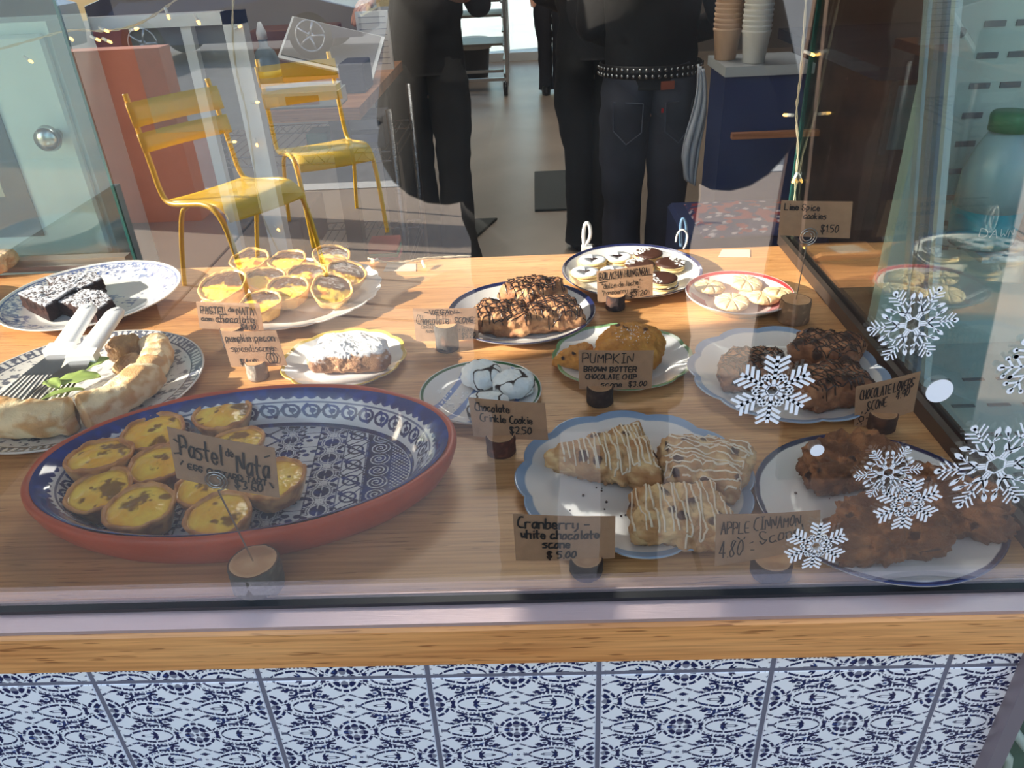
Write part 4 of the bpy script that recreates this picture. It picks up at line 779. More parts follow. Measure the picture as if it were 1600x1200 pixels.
sign([(801, 803), (961.6, 806.6), (961, 872), (806, 876)], (918, 912, 53, 872), [("Cranberry -", .04, .27, .22, .72), ("white chocolate", .07, .49, .18, .78), ("scone", .28, .69, .18, .28), ("$ 5.00", .32, .93, .15, .3)], 'kraft card reading Cranberry white chocolate scone, at the front', .0019, seed=15)
sign([(1119, 804), (1282, 797.5), (1280, 853), (1116.6, 885)], (1212, 918, 66, 878), [("APPLE", .05, .37, .23, .28), ("CINNAMON", .36, .33, .27, .46), ("4.80", .04, .83, .32, .24), ("Scone!", .43, .66, .28, .44, 1.1, .12), ([[(.21, .45), (.23, .49)], [(.28, .46), (.27, .5)], [(.33, .6), (.36, .58)], [(.34, .75), (.37, .76)]], 0, 0, 1)], 'kraft card reading Apple Cinnamon Scone 4.80, at the front right', .0013, seed=17)
sign([(1337.5, 604.5), (1439, 580), (1427, 643), (1334, 670)], (1384, 680, 46, 645), [("CHOCOLATE LOVERS", .07, .33, .22, .86), ("SCONE", .2, .63, .22, .33), ("4.90", .66, .52, .2, .22), ([[(.1, .72), (.07, .78), (.1, .86), (.15, .84), (.15, .75), (.1, .72)], [(.12, .62), (.12, .66)], [(.04, .68), (.06, .7)], [(.19, .66), (.17, .69)], [(.2, .8), (.22, .8)], [(.12, .9), (.12, .94)], [(.05, .9), (.06, .87)]], 0, 0, 1)], 'kraft card reading Chocolate Lovers Scone 4.90, turned beside the right-hand pane', .0014, yaw=-.15, seed=19, dark=rgb(60, 44, 38))
sign([(1221, 313), (1332.6, 315), (1327.7, 372.5), (1216, 367.5)], (1246, 511, 50, 468), [("Lime Spice", .05, .25, .17, .5), ("cookies", .32, .48, .16, .33), ("$1.50", .58, .84, .2, .26)], 'kraft card reading Lime Spice cookies, raised high on a wire spiral', .0016, seed=21, wire=(1261, 368, 15, None, 0, 1), dark=rgb(132, 106, 84))
sign([(260.5, 667), (429, 700.6), (437, 778), (276, 747)], (395, 945, 80, 912), [("Pastel", .09, .48, .38, .42, 1.2, -.04), ("de", .53, .3, .15, .08, .8), ("Nata", .62, .6, .42, .32, 1.3, -.04), ("EGG CUSTARD TART", .14, .74, .11, .76, .9, -.02), ("$3.60", .58, .92, .17, .28), ([[(.05, .2), (.1, .25)], [(.03, .48), (.08, .45)], [(.07, .68), (.1, .6)], [(.9, .2), (.95, .15)], [(.92, .7), (.95, .8)]], 0, 0, 1)], 'kraft card reading Pastel de Nata egg custard tart, raised over the bowl on a wire', .0016, seed=23, wire=(339, 746.5, 19, None, 0, 1), dark=rgb(84, 76, 66), bh=.032)
# ------------------------------------------------------------------ vinyl decals on the front pane
YD = -.0042
def poly_add(mb, pts, o, s, a):
    ca, sa = math.cos(a), math.sin(a); V = [(o[0]+(x*ca-y*sa)*s, YD, o[2]+(x*sa+y*ca)*s) for x, y in pts]
    mb.add(V, [tuple(range(len(V)))])
def bar(x0, y0, x1, y1, w_):
    d = np.array([x1-x0, y1-y0]); L = np.linalg.norm(d); d /= L; q = np.array([-d[1], d[0]])*w_/2; a, b = np.array([x0, y0]), np.array([x1, y1]); return [a-q, b-q, b+q*1., a+q]
def circ(x, y, r, k=16): return [(x+r*math.cos(2*PI*i/k), y+r*math.sin(2*PI*i/k)) for i in range(k)]
def leafp(x0, y0, a, L, w_): 
    out = []
    for i in range(9): t = i/8; out.append((t*L, w_/2*math.sin(t*PI)**.8))
    for i in range(7, 0, -1): t = i/8; out.append((t*L, -w_/2*math.sin(t*PI)**.8))
    ca, sa = math.cos(a), math.sin(a); return [(x0+x*ca-y*sa, y0+x*sa+y*ca) for x, y in out]
def flake(px, py, rad, kind, rot, label):
    o = ony(px, py, YD); e = ony(px, py-rad, YD); s = np.linalg.norm(e-o); mb = MB()
    for k in range(6):
        a = rot+k*PI/3
        c0, c1 = (math.cos(a-PI/6)*.17, math.sin(a-PI/6)*.17), (math.cos(a+PI/6)*.17, math.sin(a+PI/6)*.17); poly_add(mb, bar(*c0, *c1, .05 if kind == 'a' else .035), o, s, 0)
        if kind == 'a':
            poly_add(mb, bar(.15, 0, 1, 0, .1), o, s, a)
            for t, L in ((.34, .2), (.5, .3), (.66, .32), (.82, .3)):
                for g in (1, -1): poly_add(mb, bar(t, 0, t+L*.62, g*L, .085), o, s, a)
            poly_add(mb, bar(.16, 0, .5, 0, .06), o, s, a+PI/6); poly_add(mb, bar(.32, 0, .45, .1, .06), o, s, a+PI/6); poly_add(mb, bar(.32, 0, .45, -.1, .06), o, s, a+PI/6); poly_add(mb, circ(.5, 0, .045, 8), o, s, a+PI/6)
        elif kind == 'b':
            poly_add(mb, bar(.17, 0, .95, 0, .045), o, s, a); poly_add(mb, circ(.95, 0, .062), o, s, a)
            for g in (1, -1): poly_add(mb, bar(.17, .0+g*.045, .34, g*.05, .03), o, s, a); poly_add(mb, leafp(.28, g*.02, g*.55, .22, .1), o, s, a); poly_add(mb, bar(.34, 0, .62, g*.26, .03), o, s, a); poly_add(mb, leafp(.56, g*.2, g*.75, .22, .1), o, s, a)
            for t, L in ((.6, .14), (.7, .2), (.8, .17)):
                for g in (1, -1): poly_add(mb, bar(t, 0, t+L*.75, g*L, .032), o, s, a)
            for g in (1, -1): poly_add(mb, bar(.46, g*.11, .62, g*.1, .03), o, s, a); poly_add(mb, bar(.5, g*.15, .5, g*.26, .03), o, s, a)
        else:
            poly_add(mb, bar(.17, 0, .95, 0, .06), o, s, a); poly_add(mb, circ(.93, 0, .11), o, s, a)
            for t, L in ((.35, .35), (.6, .3)):
                for g in (1, -1): poly_add(mb, bar(t, 0, t+L*.7, g*L, .07), o, s, a); poly_add(mb, circ(t+L*.7, g*L, .075), o, s, a)
    tag(mb.build('snowflake_sticker', vinyl), label, 'sticker', 'white stickers on the shop window')
flake(1207, 610, 53, 'a', .5, 'chunky white snowflake sticker over the chocolate lovers scones')
flake(1426, 507, 62, 'b', .08, 'large delicate white snowflake sticker over the right-hand glazing bar')
flake(1388, 738, 42, 'b', .12, 'smaller delicate snowflake sticker over the apple scones, touching the chunky one below')
flake(1418, 788, 38, 'a', .52, 'chunky snowflake sticker in the middle of the apple scones')
flake(1556, 727, 74, 'b', .1, 'largest delicate snowflake sticker, near the right edge of the photo')
flake(1275, 853, 35, 'a', .5, 'chunky snowflake sticker at the corner of the apple cinnamon card')
flake(1616, 572, 46, 'c', .02, 'ball-tipped snowflake sticker cut off by the right edge')
for px, py, r, lab in ((1468, 611, 21, 'large round white dot sticker right of the chocolate lovers card'), (1277, 704, 11, 'small round white dot sticker over the rearmost apple scone')):
    o_ = ony(px, py, YD); s = np.linalg.norm(ony(px-r, py, YD)-o_); mb = MB(); poly_add(mb, circ(0, 0, 1, 40), o_, s, 0); tag(mb.build('dot_sticker', vinyl), lab, 'sticker', 'white stickers on the shop window')

# ------------------------------------------------------------------ people
skin = mat('skin', rgb(206, 152, 128), .5, sss=.1); cloth_black = mat('black_cloth', rgb(26, 26, 30), .85, bump=.4, bscale=60, vary=.2, vscale=9)
cloth_brown = mat('charcoal_trousers', rgb(44, 42, 42), .85, bump=.4, bscale=50, vary=.15, vscale=6); denim = mat('black_denim', rgb(66, 68, 80), .85, bump=.4, bscale=500, vary=.35, vscale=5)
hair_m = mat('dark_hair', rgb(40, 28, 22), .5, bump=.8, bscale=90, stretch=(1, 1, .2)); shoe_m = mat('black_shoe', rgb(20, 20, 22), .4)
def loft(mb, secs, k=28, fold=.0, seed=0, cap=True):
    secs = np.array(secs, float); n = 40; s = np.linspace(0, len(secs)-1, n); i = np.minimum(s.astype(int), len(secs)-2); f = (s-i); f = (f*f*(3-2*f)*.5+f*.5)[:, None]; Q = secs[i]*(1-f)+secs[i+1]*f; t = np.linspace(0, 2*PI, k, endpoint=False); V = []
    for c in Q: V.append(np.c_[c[0]+c[3]*np.cos(t), c[1]+c[4]*np.sin(t), np.full(k, c[2])])
    V = np.array(V).reshape(-1, 3)
    if fold:
        w = fbm(V*np.array([1, 1, 2.2]), 11, 3, seed)-.5; cen = np.repeat(Q[:, :2], k, 0); V[:, :2] += (V[:, :2]-cen)*(w*fold)[:, None]
    F = gridF(n, k).tolist()+[list(range(k)), [(n-1)*k+j for j in range(k)][::-1]]; return mb.add(V, F)
def skinned(name, chains, m, parent, sub=2, root=0):
    """chains: list of [(x,y,z,r),...]; consecutive points joined; equal points merge"""
    V, E, R = [], [], []
    def idx(p):
        for i, v in enumerate(V):
            if (Vector(v)-Vector(p[:3])).length < 1e-5: return i
        V.append(tuple(p[:3])); R.append(p[3]); return len(V)-1
    for ch in chains:
        ids = [idx(p) for p in ch]; E += [(a, b) for a, b in zip(ids[:-1], ids[1:])]
    me = bpy.data.meshes.new(name); off = np.array(parent.location) if parent else np.zeros(3); me.from_pydata([tuple(np.array(v)-off) for v in V], E, []); o = bpy.data.objects.new(name, me); COL.objects.link(o); me.materials.append(m)
    if parent: o.parent = parent
    md = o.modifiers.new('skin', 'SKIN'); md.use_smooth_shade = True
    for i, r in enumerate(R): sv = me.skin_vertices[0].data[i]; sv.radius = (r, r); sv.use_root = (i == root)
    sb = o.modifiers.new('sub', 'SUBSURF'); sb.levels = sub; sb.render_levels = sub; return o
def hand(wrist, d, n, chains, s=1.):
    """adds palm and five bent fingers as chains; d: pointing direction, n: palm normal"""
    d = _n(d); n = _n(n); q = np.cross(d, n); w_ = np.array(wrist); palm = w_+d*.05*s
    chains.append([(*w_, .024*s), (*palm, .028*s)])
    for k, (o_, L) in enumerate(((-.03, .075), (-.011, .085), (.009, .08), (.027, .062))):
        a = w_+d*.085*s+q*o_*s; b = a+d*L*.45*s+n*.006; c = b+d*L*.3*s+n*.018*s; e = c+d*L*.15*s+n*.02*s; chains.append([(*palm, .028*s), (*a, .0105*s), (*b, .0088*s), (*c, .008*s), (*e, .007*s)])
    a = w_+d*.03*s-q*.034*s; b = a+d*.03*s-q*.022*s+n*.008*s; c = b+d*.028*s-q*.004*s+n*.01*s; chains.append([(*w_, .024*s), (*a, .014*s), (*b, .011*s), (*c, .009*s)])
def person(x, y, face, label, top_m, leg_m, arms, lean=0., flare=.0, H=1.72, stance=.1, fz=FLOOR, group=None, coat=False, sw=.0, hairlen=.12, turn=0.):
    """face: +1 looks along +y, -1 along -y"""
    root = empty('person', (x, y, fz), label, 'person', group); k = H/1.72; z = lambda h: fz+h*k; ly = lean*face
    hp = (x, y, z(.93)); ch = (x, y+ly*.5, z(1.28)); nk = (x, y+ly*.8, z(1.46)); hd = (x+turn*.02, y+ly+.02*face, z(1.62))
    C = [[(x, y, z(.93), .095), (*ch, .11), (*nk, .055), (x+turn*.01, y+ly*.9+.01*face, z(1.53), .06), (hd[0], hd[1], z(1.61), .088), (hd[0], hd[1]-.005*face, z(1.69), .072)]]
    for s_ in (-1, 1):
        C.append([(x, y, z(.93), .095), (x+s_*.08, y, z(.84), .065), (x+s_*(stance*.8+.02), y+.01*face, z(.48), .045), (x+s_*stance, y-.01*face, z(.1), .038), (x+s_*stance, y+.03*face, z(.04), .032), (x+s_*(stance+.01), y+.16*face, z(.03), .03)])
    elb = []
    for s_, (e, wr) in zip((-1, 1), arms):
        sh = (x+s_*.17, y+ly*.75, z(1.41)); C.append([(*ch, .11), (*sh, .058), (*e, .036), (*wr, .026)]); elb.append((sh, e, wr))
        hand(wr, np.array(wr)-np.array(e), (0, 0, -1) if abs(wr[2]-e[2]) < .25 else (0, face, 0), C)
    skinned('body', C, skin, root)
    for s_ in (-1, 1):      # face: eyes, plus ears
        MB().lathe((hd[0]+s_*.031, hd[1]+.079*face-.006, z(1.625)-.009), [(.001, 0), (.008, .003), (.011, .009), (.008, .015), (.001, .018)], 12).build('eye', mat('eye_white', rgb(225, 222, 216), .2), root, True)
        MB().tube([(hd[0]+s_*.082, hd[1]-.01*face, z(1.59)), (hd[0]+s_*.094, hd[1]-.018*face, z(1.62)), (hd[0]+s_*.084, hd[1]-.012*face, z(1.645))], [.006, .01, .007], 8).build('ear', skin, root, True)
    MB().tube([(hd[0], hd[1]+.078*face, z(1.635)), (hd[0], hd[1]+.098*face, z(1.605)), (hd[0], hd[1]+.086*face, z(1.595))], [.008, .014, .01], 8).build('nose', skin, root, True)
    MB().tube([(hd[0]-.024, hd[1]+.076*face, z(1.565)), (hd[0], hd[1]+.086*face, z(1.562)), (hd[0]+.024, hd[1]+.076*face, z(1.565))], [.004, .006, .004], 8).build('mouth', mat('lips', rgb(168, 92, 84), .45), root, True)
    mb = MB(); loft(mb, [(hd[0], hd[1]-.035*face, z(1.6)-hairlen, .06, .045), (hd[0], hd[1]-.03*face, z(1.6), .098, .085), (hd[0], hd[1]-.012*face, z(1.67), .1, .104), (hd[0], hd[1]-.010*face, z(1.72), .088, .092), (hd[0], hd[1]-.006*face, z(1.748), .06, .064), (hd[0], hd[1], z(1.762), .03, .03), (hd[0], hd[1], z(1.765), .004, .004)], 28, .12, 3); mb.build('hair', hair_m, root, True)
    # trousers
    for s_ in (-1, 1):
        mb = MB(); loft(mb, [(x+s_*stance, y-.005*face, z(.035), .075+flare, .085+flare), (x+s_*stance, y, z(.2), .068+flare*.6, .078+flare*.6), (x+s_*(stance*.85+.015), y+.012*face, z(.5), .074, .08), (x+s_*.092, y, z(.72), .092, .1), (x+s_*.08, y-.012*face, z(.9), .098, .118), (x+s_*.06, y, z(1.02), .095, .1)], 30, .22, 5+s_); mb.build('trouser_leg', leg_m, root, True)
        mb = MB(); loft(mb, [(x+s_*stance, y+.06*face, z(0.002), .042, .13), (x+s_*stance, y+.06*face, z(.03), .046, .135), (x+s_*stance, y+.04*face, z(.075), .038, .1)], 20); mb.build('shoe', shoe_m, root, True)
    mb = MB(); hem = .62 if coat else .93
    secs = [(x, y, z(hem), .225 if coat else .172, .17 if coat else .13)]
    if coat: secs.append((x, y, z(.9), .21, .165))
    loft(mb, secs+[(x, y+ly*.3, z(1.08), .16+sw, .118+sw), (x, y+ly*.5, z(1.28), .185+sw, .13+sw), (x, y+ly*.72, z(1.41), .185+sw, .105+sw), (x, y+ly*.8, z(1.475), .09, .075), (x, y+ly*.8, z(1.5), .07, .062)], 36, .16, 9); mb.build('jacket' if coat else 'top', top_m, root, True)
    for (sh, e, wr) in elb:
        a, b, c = map(np.array, (sh, e, wr)); P = [a*.55+np.array(ch)*.45, a+np.array([0, 0, .008]), a*.5+b*.5, a*.12+b*.88, b*1.02-(a+c)*.01, b*.88+c*.12, b*.5+c*.5, c*.92+b*.08]; MB().tube(smooth_line(P, 2), np.interp(np.linspace(0, 1, len(smooth_line(P, 2))), [.0, .3, .55, 1], [.07+sw, .064+sw, .056+sw, .042+sw*.6]), 20).build('sleeve', top_m, root, True)
    return root
z0 = FLOOR
person(-.44, 3.12, 1, 'person in charcoal trousers and dark top at the prep table, seen from behind', cloth_black, cloth_brown, [(tuple(ony(640, -55, 2.95)), tuple(ony(592, -12, 2.78))), ((-.2, 3.2, .26), (-.24, 3.4, .3))], flare=.03, stance=.08, hairlen=.1)
j = person(.45, 2.5, 1, 'person in black jeans with a studded belt, back to the window', cloth_black, denim, [((.24, 2.58, .22), (.33, 2.72, .16)), ((.72, 2.56, .22), (.62, 2.72, .16))], flare=.02, stance=.085, H=1.74, hairlen=.2)
person(.31, 3.35, 1, 'person in plain black standing just left of the one in jeans', cloth_black, mat('plain_black', rgb(14, 14, 16), .8), [((.08, 3.45, .28), (.2, 3.65, .2)), ((.54, 3.45, .28), (.42, 3.65, .2))], flare=.0, stance=.06)
person(.26, 7.8, -1, 'distant person in dark trousers beside the tray rack', cloth_black, mat('dark_navy_trousers', rgb(22, 24, 34), .85), [((.0, 7.75, .2), (.05, 7.6, .05)), ((.5, 7.75, .2), (.45, 7.6, .05))], stance=.07)
# jeans details: studded belt, leather patch, pockets, towel
def on_back(a, h, r=(.176, .135), c=(.45, 2.5)): return np.array([c[0]+r[0]*math.sin(a), c[1]-r[1]*math.cos(a), h])
mb = MB(); T = np.linspace(0, 2*PI, 60); V = []
for r_, h_ in ((1., .058), (1.03, .060), (1.03, .100), (1., .102)): V.append(np.array([on_back(a, h_, (.180*r_, .142*r_)) for a in T[:-1]]))
mk('studded_belt', np.array(V).reshape(-1, 3), gridF(4, 59), mat('black_leather', rgb(24, 22, 24), .4), j)
mb = MB()
for i in range(26):
    for hh in (.069, .09): a = -1.5+i*.12; p = on_back(a, hh, (.187, .148)); q = on_back(a, hh, (.192, .153)); mb.tube([p, q], .0062, 10)
mb.build('belt_eyelets', steel, j, True)
mb = MB(); V = [on_back(a, h_, (.187+o, .146+o)) for o in (0, .004) for h_ in (.024, .052) for a in np.linspace(.1, .36, 6)]; F = [(i+12, i+13, i+19, i+18) for i in range(5)]+[(i, i+6, i+7, i+1) for i in range(5)]; mk('leather_patch', V, F, mat('tan_leather', rgb(178, 92, 66), .6), j)
for s_ in (-1, 1):
    mb = MB(); P = [(-.5, 0), (-.48, -.1), (0, -.145), (.48, -.1), (.5, 0), (-.5, 0)]; pts = [on_back(s_*.52+a*.62, -.02+h_, (.192, .152)) for a, h_ in P]; D = [];
    for a, b in zip(pts[:-1], pts[1:]): D += [a*(1-t)+b*t for t in np.linspace(0, 1, 6)[:-1]]
    mb.tube(D+[pts[-1]], .0022, 6); mb.build('pocket_seam', mat('seam_thread', rgb(92, 96, 110), .8), j)
box('red_tab', .472, .48, 2.334, 2.338, -.05, -.035, mat('red_tab', rgb(190, 40, 46), .6), j)
mb = MB(); V = []; n = 30
for i in range(n):
    t = i/(n-1); zc = .10-.40*t; wd = .012+.018*math.sin(min(1, t*1.6)*PI*.5)*(1 if t < .8 else (1-t)/.2*.7+.3)
    for k in range(14): u = k/13*2-1; V.append((.595+u*wd+.012*math.sin(t*6), 2.325+.014*math.sin(u*8+t*3), zc-.01*u))
o = mk('towel', V, gridF(n, 14, False), mat('white_towel', rgb(214, 218, 228), .9, bump=.5, bscale=300)); md = o.modifiers.new('thick', 'SOLIDIFY'); md.thickness = .006; tag(o, 'white towel hanging from the belt of the person in black jeans', 'towel')

# ------------------------------------------------------------------ floor mats, rolling rack, bin
def slab(name, pts, z0_, z1_, m, label, cat, group=None):
    n = len(pts); c = np.mean(pts, 0); V = [(x, y, z0_) for x, y in pts]+[(x, y, z1_-.004) for x, y in pts]+[tuple(np.array((x, y))*.985+c*.015)+(z1_,) for x, y in pts]
    F = [tuple(range(n-1, -1, -1)), tuple(range(2*n, 3*n))]+[(r*n+i, r*n+(i+1) % n, (r+1)*n+(i+1) % n, (r+1)*n+i) for r in (0, 1) for i in range(n)]; o = mk(name, V, F, m, None, False); return tag(o, label, cat, group)
mat_m = mat('rubber_mat', rgb(40, 46, 44), .7, bump=.6, bscale=40)
slab('floor_mat', [(.02, 3.96), (.62, 3.96), (.62, 4.8), (.03, 4.8)], FLOOR+.001, FLOOR+.014, mat_m, 'dark rubber mat beside the feet of the person in plain black', 'mat')
slab('floor_mat', [(-.9, 3.1), (-.46, 3.1), (-.20, 3.84), (-.9, 3.84)], FLOOR+.001, FLOOR+.014, mat_m, 'dark rubber mat at the feet of the person by the prep table', 'mat')
rk = empty('tray_rack', (-.47, 8., FLOOR), 'tall steel tray rack on wheels, back of the shop, doorway light behind', 'rack')
for x in (-.76, -.2):
    for y in (7.75, 8.3): MB().box(x-.015, x+.015, y-.015, y+.015, FLOOR+.13, .95).build('post', steel, rk)
for i in range(12):
    z = FLOOR+.2+i*.13
    for x in (-.74, -.22): box('runner', x-.016, x+.016, 7.74, 8.31, z, z+.012, steel, rk)
for i in (2, 4, 5, 7, 8, 10): z = FLOOR+.213+i*.13; box('sheet_tray', -.73, -.23, 7.72, 8.3, z, z+.022, mat('tray_metal', rgb(120, 112, 104), .4, .8), rk)
box('base_bar', -.76, -.2, 7.74, 7.77, FLOOR+.14, FLOOR+.17, steel, rk); box('base_bar', -.76, -.2, 8.29, 8.31, FLOOR+.14, FLOOR+.17, steel, rk)
for x in (-.74, -.22):
    for y in (7.74, 8.3):
        o = MB().tube([(x-.02, y, FLOOR+.066), (x+.02, y, FLOOR+.066)], .065, 20).build('caster', rubber, rk, True); MB().tube([(x-.024, y, FLOOR+.066), (x+.024, y, FLOOR+.066)], .02, 12).build('hub', steel, o); MB().box(x-.028, x-.022, y-.02, y+.02, FLOOR+.06, FLOOR+.14).box(x+.022, x+.028, y-.02, y+.02, FLOOR+.06, FLOOR+.14).build('fork', steel, o)
bn = empty('bin', (-.62, 9, FLOOR), 'dark grey bin under the tray rack with a pale bag edge', 'bin'); MB().lathe((-.6, 9., FLOOR+.002), [(.15, 0), (.19, .36), (.2, .37), (.2, .39), (.18, .39)], 28).build('body', mat('dark_plastic', rgb(48, 48, 50), .5), bn, True); MB().lathe((-.6, 9., FLOOR+.37), [(.205, -.06), (.21, .02), (.17, .05), (.1, .04)], 28).build('bag', mat('pale_bag', rgb(196, 190, 180), .4), bn, True)

# ------------------------------------------------------------------ prep table with its clutter (left)
pt = empty('prep_table', (-.8, 2.2, FLOOR), 'wood-topped prep table with grey metal legs, left of the person in charcoal trousers', 'table'); TZ = .10
box('table_top', -1.35, -.50, 1.86, 2.8, TZ-.035, TZ, mid_wood, pt)
for x, y in ((-.58, 1.92), (-1.28, 1.92), (-.58, 2.7), (-1.28, 2.7)): box('leg', x-.026, x+.026, y-.026, y+.026, FLOOR, TZ-.035, dark_steel, pt)
def rackshelf():
    r = empty('wire_shelf', (-.7, 2.0, FLOOR), 'chrome wire shelving unit under the prep table, stacked with packages', 'shelf')
    for x, y in ((-.44, 2.02), (-.44, 2.5), (-1.2, 2.02), (-1.2, 2.5)): MB().tube([(x, y, FLOOR), (x, y, .06)], .012, 12).build('post', mat('ringed_chrome', rgb(150, 150, 152), .25, 1, bump=1, bscale=1, stretch=(.1, .1, 260)), r, True)
    for zz in (-.07, -.46, -.83):
        mb = MB()
        for y in (2.02, 2.5):
            for dz in (0, -.03): mb.tube([(-1.2, y, zz+dz), (-.44, y, zz+dz)], .003, 6)
            mb.tube([(-1.2+.76*i/30, y, zz-.03*(i % 2)) for i in range(31)], .002, 6)
        for x in (-1.2, -.44):
            for dz in (0, -.03): mb.tube([(x, 2.02, zz+dz), (x, 2.5, zz+dz)], .003, 6)
        for i in range(1, 24): mb.tube([(-1.2+.76*i/24, 2.02, zz+.002), (-1.2+.76*i/24, 2.5, zz+.002)], .0018, 5)
        mb.build('shelf_grid', steel, r)
rackshelf()
def tbox(name, x0, x1, y0, y1, z0_, z1_, col, label, cat, rough=.6, extra=None, bev=.004, group=None):
    r = empty(name, ((x0+x1)/2, (y0+y1)/2, z0_), label, cat, group); MB().box(x0, x1, y0, y1, z0_, z1_, None, bev).build('body', mat('c_%02x%02x%02x' % tuple(int(c) for c in col), rgb(*col), rough, vary=.08, vscale=12), r)
    for (a, b, c, d, cc) in (extra or []): box('printed_band', x0+(x1-x0)*a, x0+(x1-x0)*b, y0-.0015, y0, z0_+(z1_-z0_)*c, z0_+(z1_-z0_)*d, mat('c_%02x%02x%02x' % tuple(int(q) for q in cc), rgb(*cc), rough), r)
    return r
# open plastic tray with papers on the table front
tr = empty('plastic_tray', (-.71, 1.93, TZ), 'long clear plastic tray of papers at the front edge of the prep table', 'tray'); mb = MB(); mb.box(-.86, -.56, 1.88, 1.884, TZ, TZ+.045).box(-.86, -.56, 1.99, 1.994, TZ, TZ+.045).box(-.86, -.856, 1.88, 1.994, TZ, TZ+.045).box(-.564, -.56, 1.88, 1.994, TZ, TZ+.045).box(-.86, -.56, 1.88, 1.994, TZ+.0005, TZ+.004); mb.build('walls', mat('frosted_plastic', rgb(192, 206, 204), .3), tr)
for a, b, c in ((-.835, -.82, (150, 92, 70)), (-.82, -.79, (190, 204, 84)), (-.78, -.74, (214, 224, 214)), (-.72, -.62, (150, 190, 196))): box('label', a, b, 1.878, 1.8799, TZ+.01, TZ+.036, mat('l_%d' % c[0], rgb(*c), .5), tr)
box('papers', -.85, -.57, 1.9, 1.985, TZ+.005, TZ+.058, white_paint, tr)
bt = empty('squeeze_bottle', (-.83, 2.12, TZ), 'clear bottle with a yellow band standing behind the plastic tray', 'bottle'); MB().lathe((-.83, 2.12, TZ), [(.036, 0), (.04, .01), (.04, .11), (.03, .135), (.014, .15), (.014, .17)], 24).build('body', mat('blue_grey_plastic', rgb(118, 134, 146), .2, vary=.1), bt, True); MB().lathe((-.83, 2.12, TZ+.06), [(.0405, 0), (.0405, .02)], 24).build('band', mat('yellow_label', rgb(210, 190, 84), .5), bt, True); MB().lathe((-.83, 2.12, TZ+.17), [(.016, 0), (.016, .02), (.005, .05)], 16).build('nozzle', white_paint, bt, True)
nb = empty('open_folder', (-.72, 2.3, TZ), 'white open folder tilted over the back of the prep table', 'folder'); MB().box(-.16, .16, -.1, .1, 0, .008, Matrix.Translation((-.66, 2.32, TZ+.11))@Matrix.Rotation(.25, 4, 'Y')@Matrix.Rotation(.6, 4, 'X')).build('cover', white_paint, nb); MB().box(-.15, .15, -.09, .09, 0, .004, Matrix.Translation((-.66, 2.32, TZ+.119))@Matrix.Rotation(.25, 4, 'Y')@Matrix.Rotation(.6, 4, 'X')).build('page', mat('page_grey', rgb(150, 146, 146), .7), nb)
tbox('cardboard_box', -.60, -.52, 2.1, 2.24, TZ, TZ+.09, (44, 42, 66), 'small dark navy box at the right end of the prep table', 'box')
tbox('cardboard_box', -.76, -.63, 2.08, 2.2, TZ, TZ+.03, (196, 128, 62), 'flat orange cardboard box behind the plastic tray', 'box')
tbox('paper_bag', -1.0, -.9, 2.05, 2.2, TZ, TZ+.13, (214, 136, 58), 'orange paper bag at the left end of the prep table', 'bag')
tbox('cardboard_box', -1.0, -.7, 2.5, 2.7, TZ, TZ+.16, (112, 74, 56), 'brown cardboard box at the back of the prep table', 'box')
pp = empty('paper_pad', (-.57, 2.6, TZ), 'upright white pad of lined paper under the pinching hand', 'paper'); MB().box(-.62, -.5, 2.58, 2.6, TZ, TZ+.2).build('sheet', white_paint, pp)
for i in range(9): box('ruled_line', -.61, -.51, 2.5785, 2.5798, TZ+.02+i*.02, TZ+.022+i*.02, mat('ruled_grey', rgb(120, 124, 136), .7), pp)
tbox('parcel', -.60, -.47, 2.06, 2.2, -.07+.003, .035, (64, 66, 80), 'black and grey printed box on the upper wire shelf', 'box', extra=[(.1, .9, .6, .9, (150, 152, 166)), (.15, .8, .2, .45, (90, 90, 120))])
tbox('teal_tub', -.73, -.66, 2.06, 2.16, -.067, -.01, (66, 146, 146), 'teal tub on the upper wire shelf', 'tub')
for i, c in enumerate(((196, 84, 110), (96, 156, 130), (206, 110, 92))): tbox('packet', -.6+.005*i, -.47-.004*i, 2.045, 2.2, -.456+i*.014, -.443+i*.014, c, ('pink', 'green', 'coral')[i]+' flat packet in the small stack on the middle wire shelf', 'packet', bev=.002)
tbox('storage_tote', -1.15, -.8, 2.06, 2.4, -.456, -.30, (70, 74, 86), 'grey tote at the left of the middle wire shelf', 'box')
def bag(x, y, z, rx, ry, h, col, label, seed): blob('plastic_bag', x, y, [(k*PI/4, rx if k % 4 == 0 else ry) for k in range(8)], h, lambda P, t, a, b, l, s: mix(rgb(*col), rgb(*[c*.6 for c in col]), .5+a*2.5), label, 'bag', seed, z0=z, amp=.03, nsc=9, lump=.012, m=mat('crumpled_plastic', vcol=True, rough=.4, bump=.8, bscale=60), sh=6)
bag(-.58, 2.2, -.825, .13, .12, .28, (150, 156, 178), 'crumpled pale grey plastic bag on the lowest wire shelf', 701)
bag(-.86, 2.22, -.825, .12, .12, .26, (120, 118, 120), 'dull grey wrapped bundle at the left of the lowest wire shelf', 703)
mb = MB(); 
for i in range(7): a = i*.9; mb.tube([(-.78+.1*math.cos(t+a)*(1+.1*i), 1.97+.03*math.sin(t*1.3+a), FLOOR+.012+i*.009+.004*math.sin(t*2)) for t in np.linspace(0, 5.5, 40)], .005, 6)
tag(mb.build('cable', mat('white_cable', rgb(196, 190, 186), .4), None, True), 'tangle of pale cables on the floor under the prep table', 'cable')
tbox('equipment_case', -.41, -.31, 2.1, 2.35, FLOOR+.002, -.74, (26, 26, 30), 'black case on the floor beyond the wire shelving', 'box')

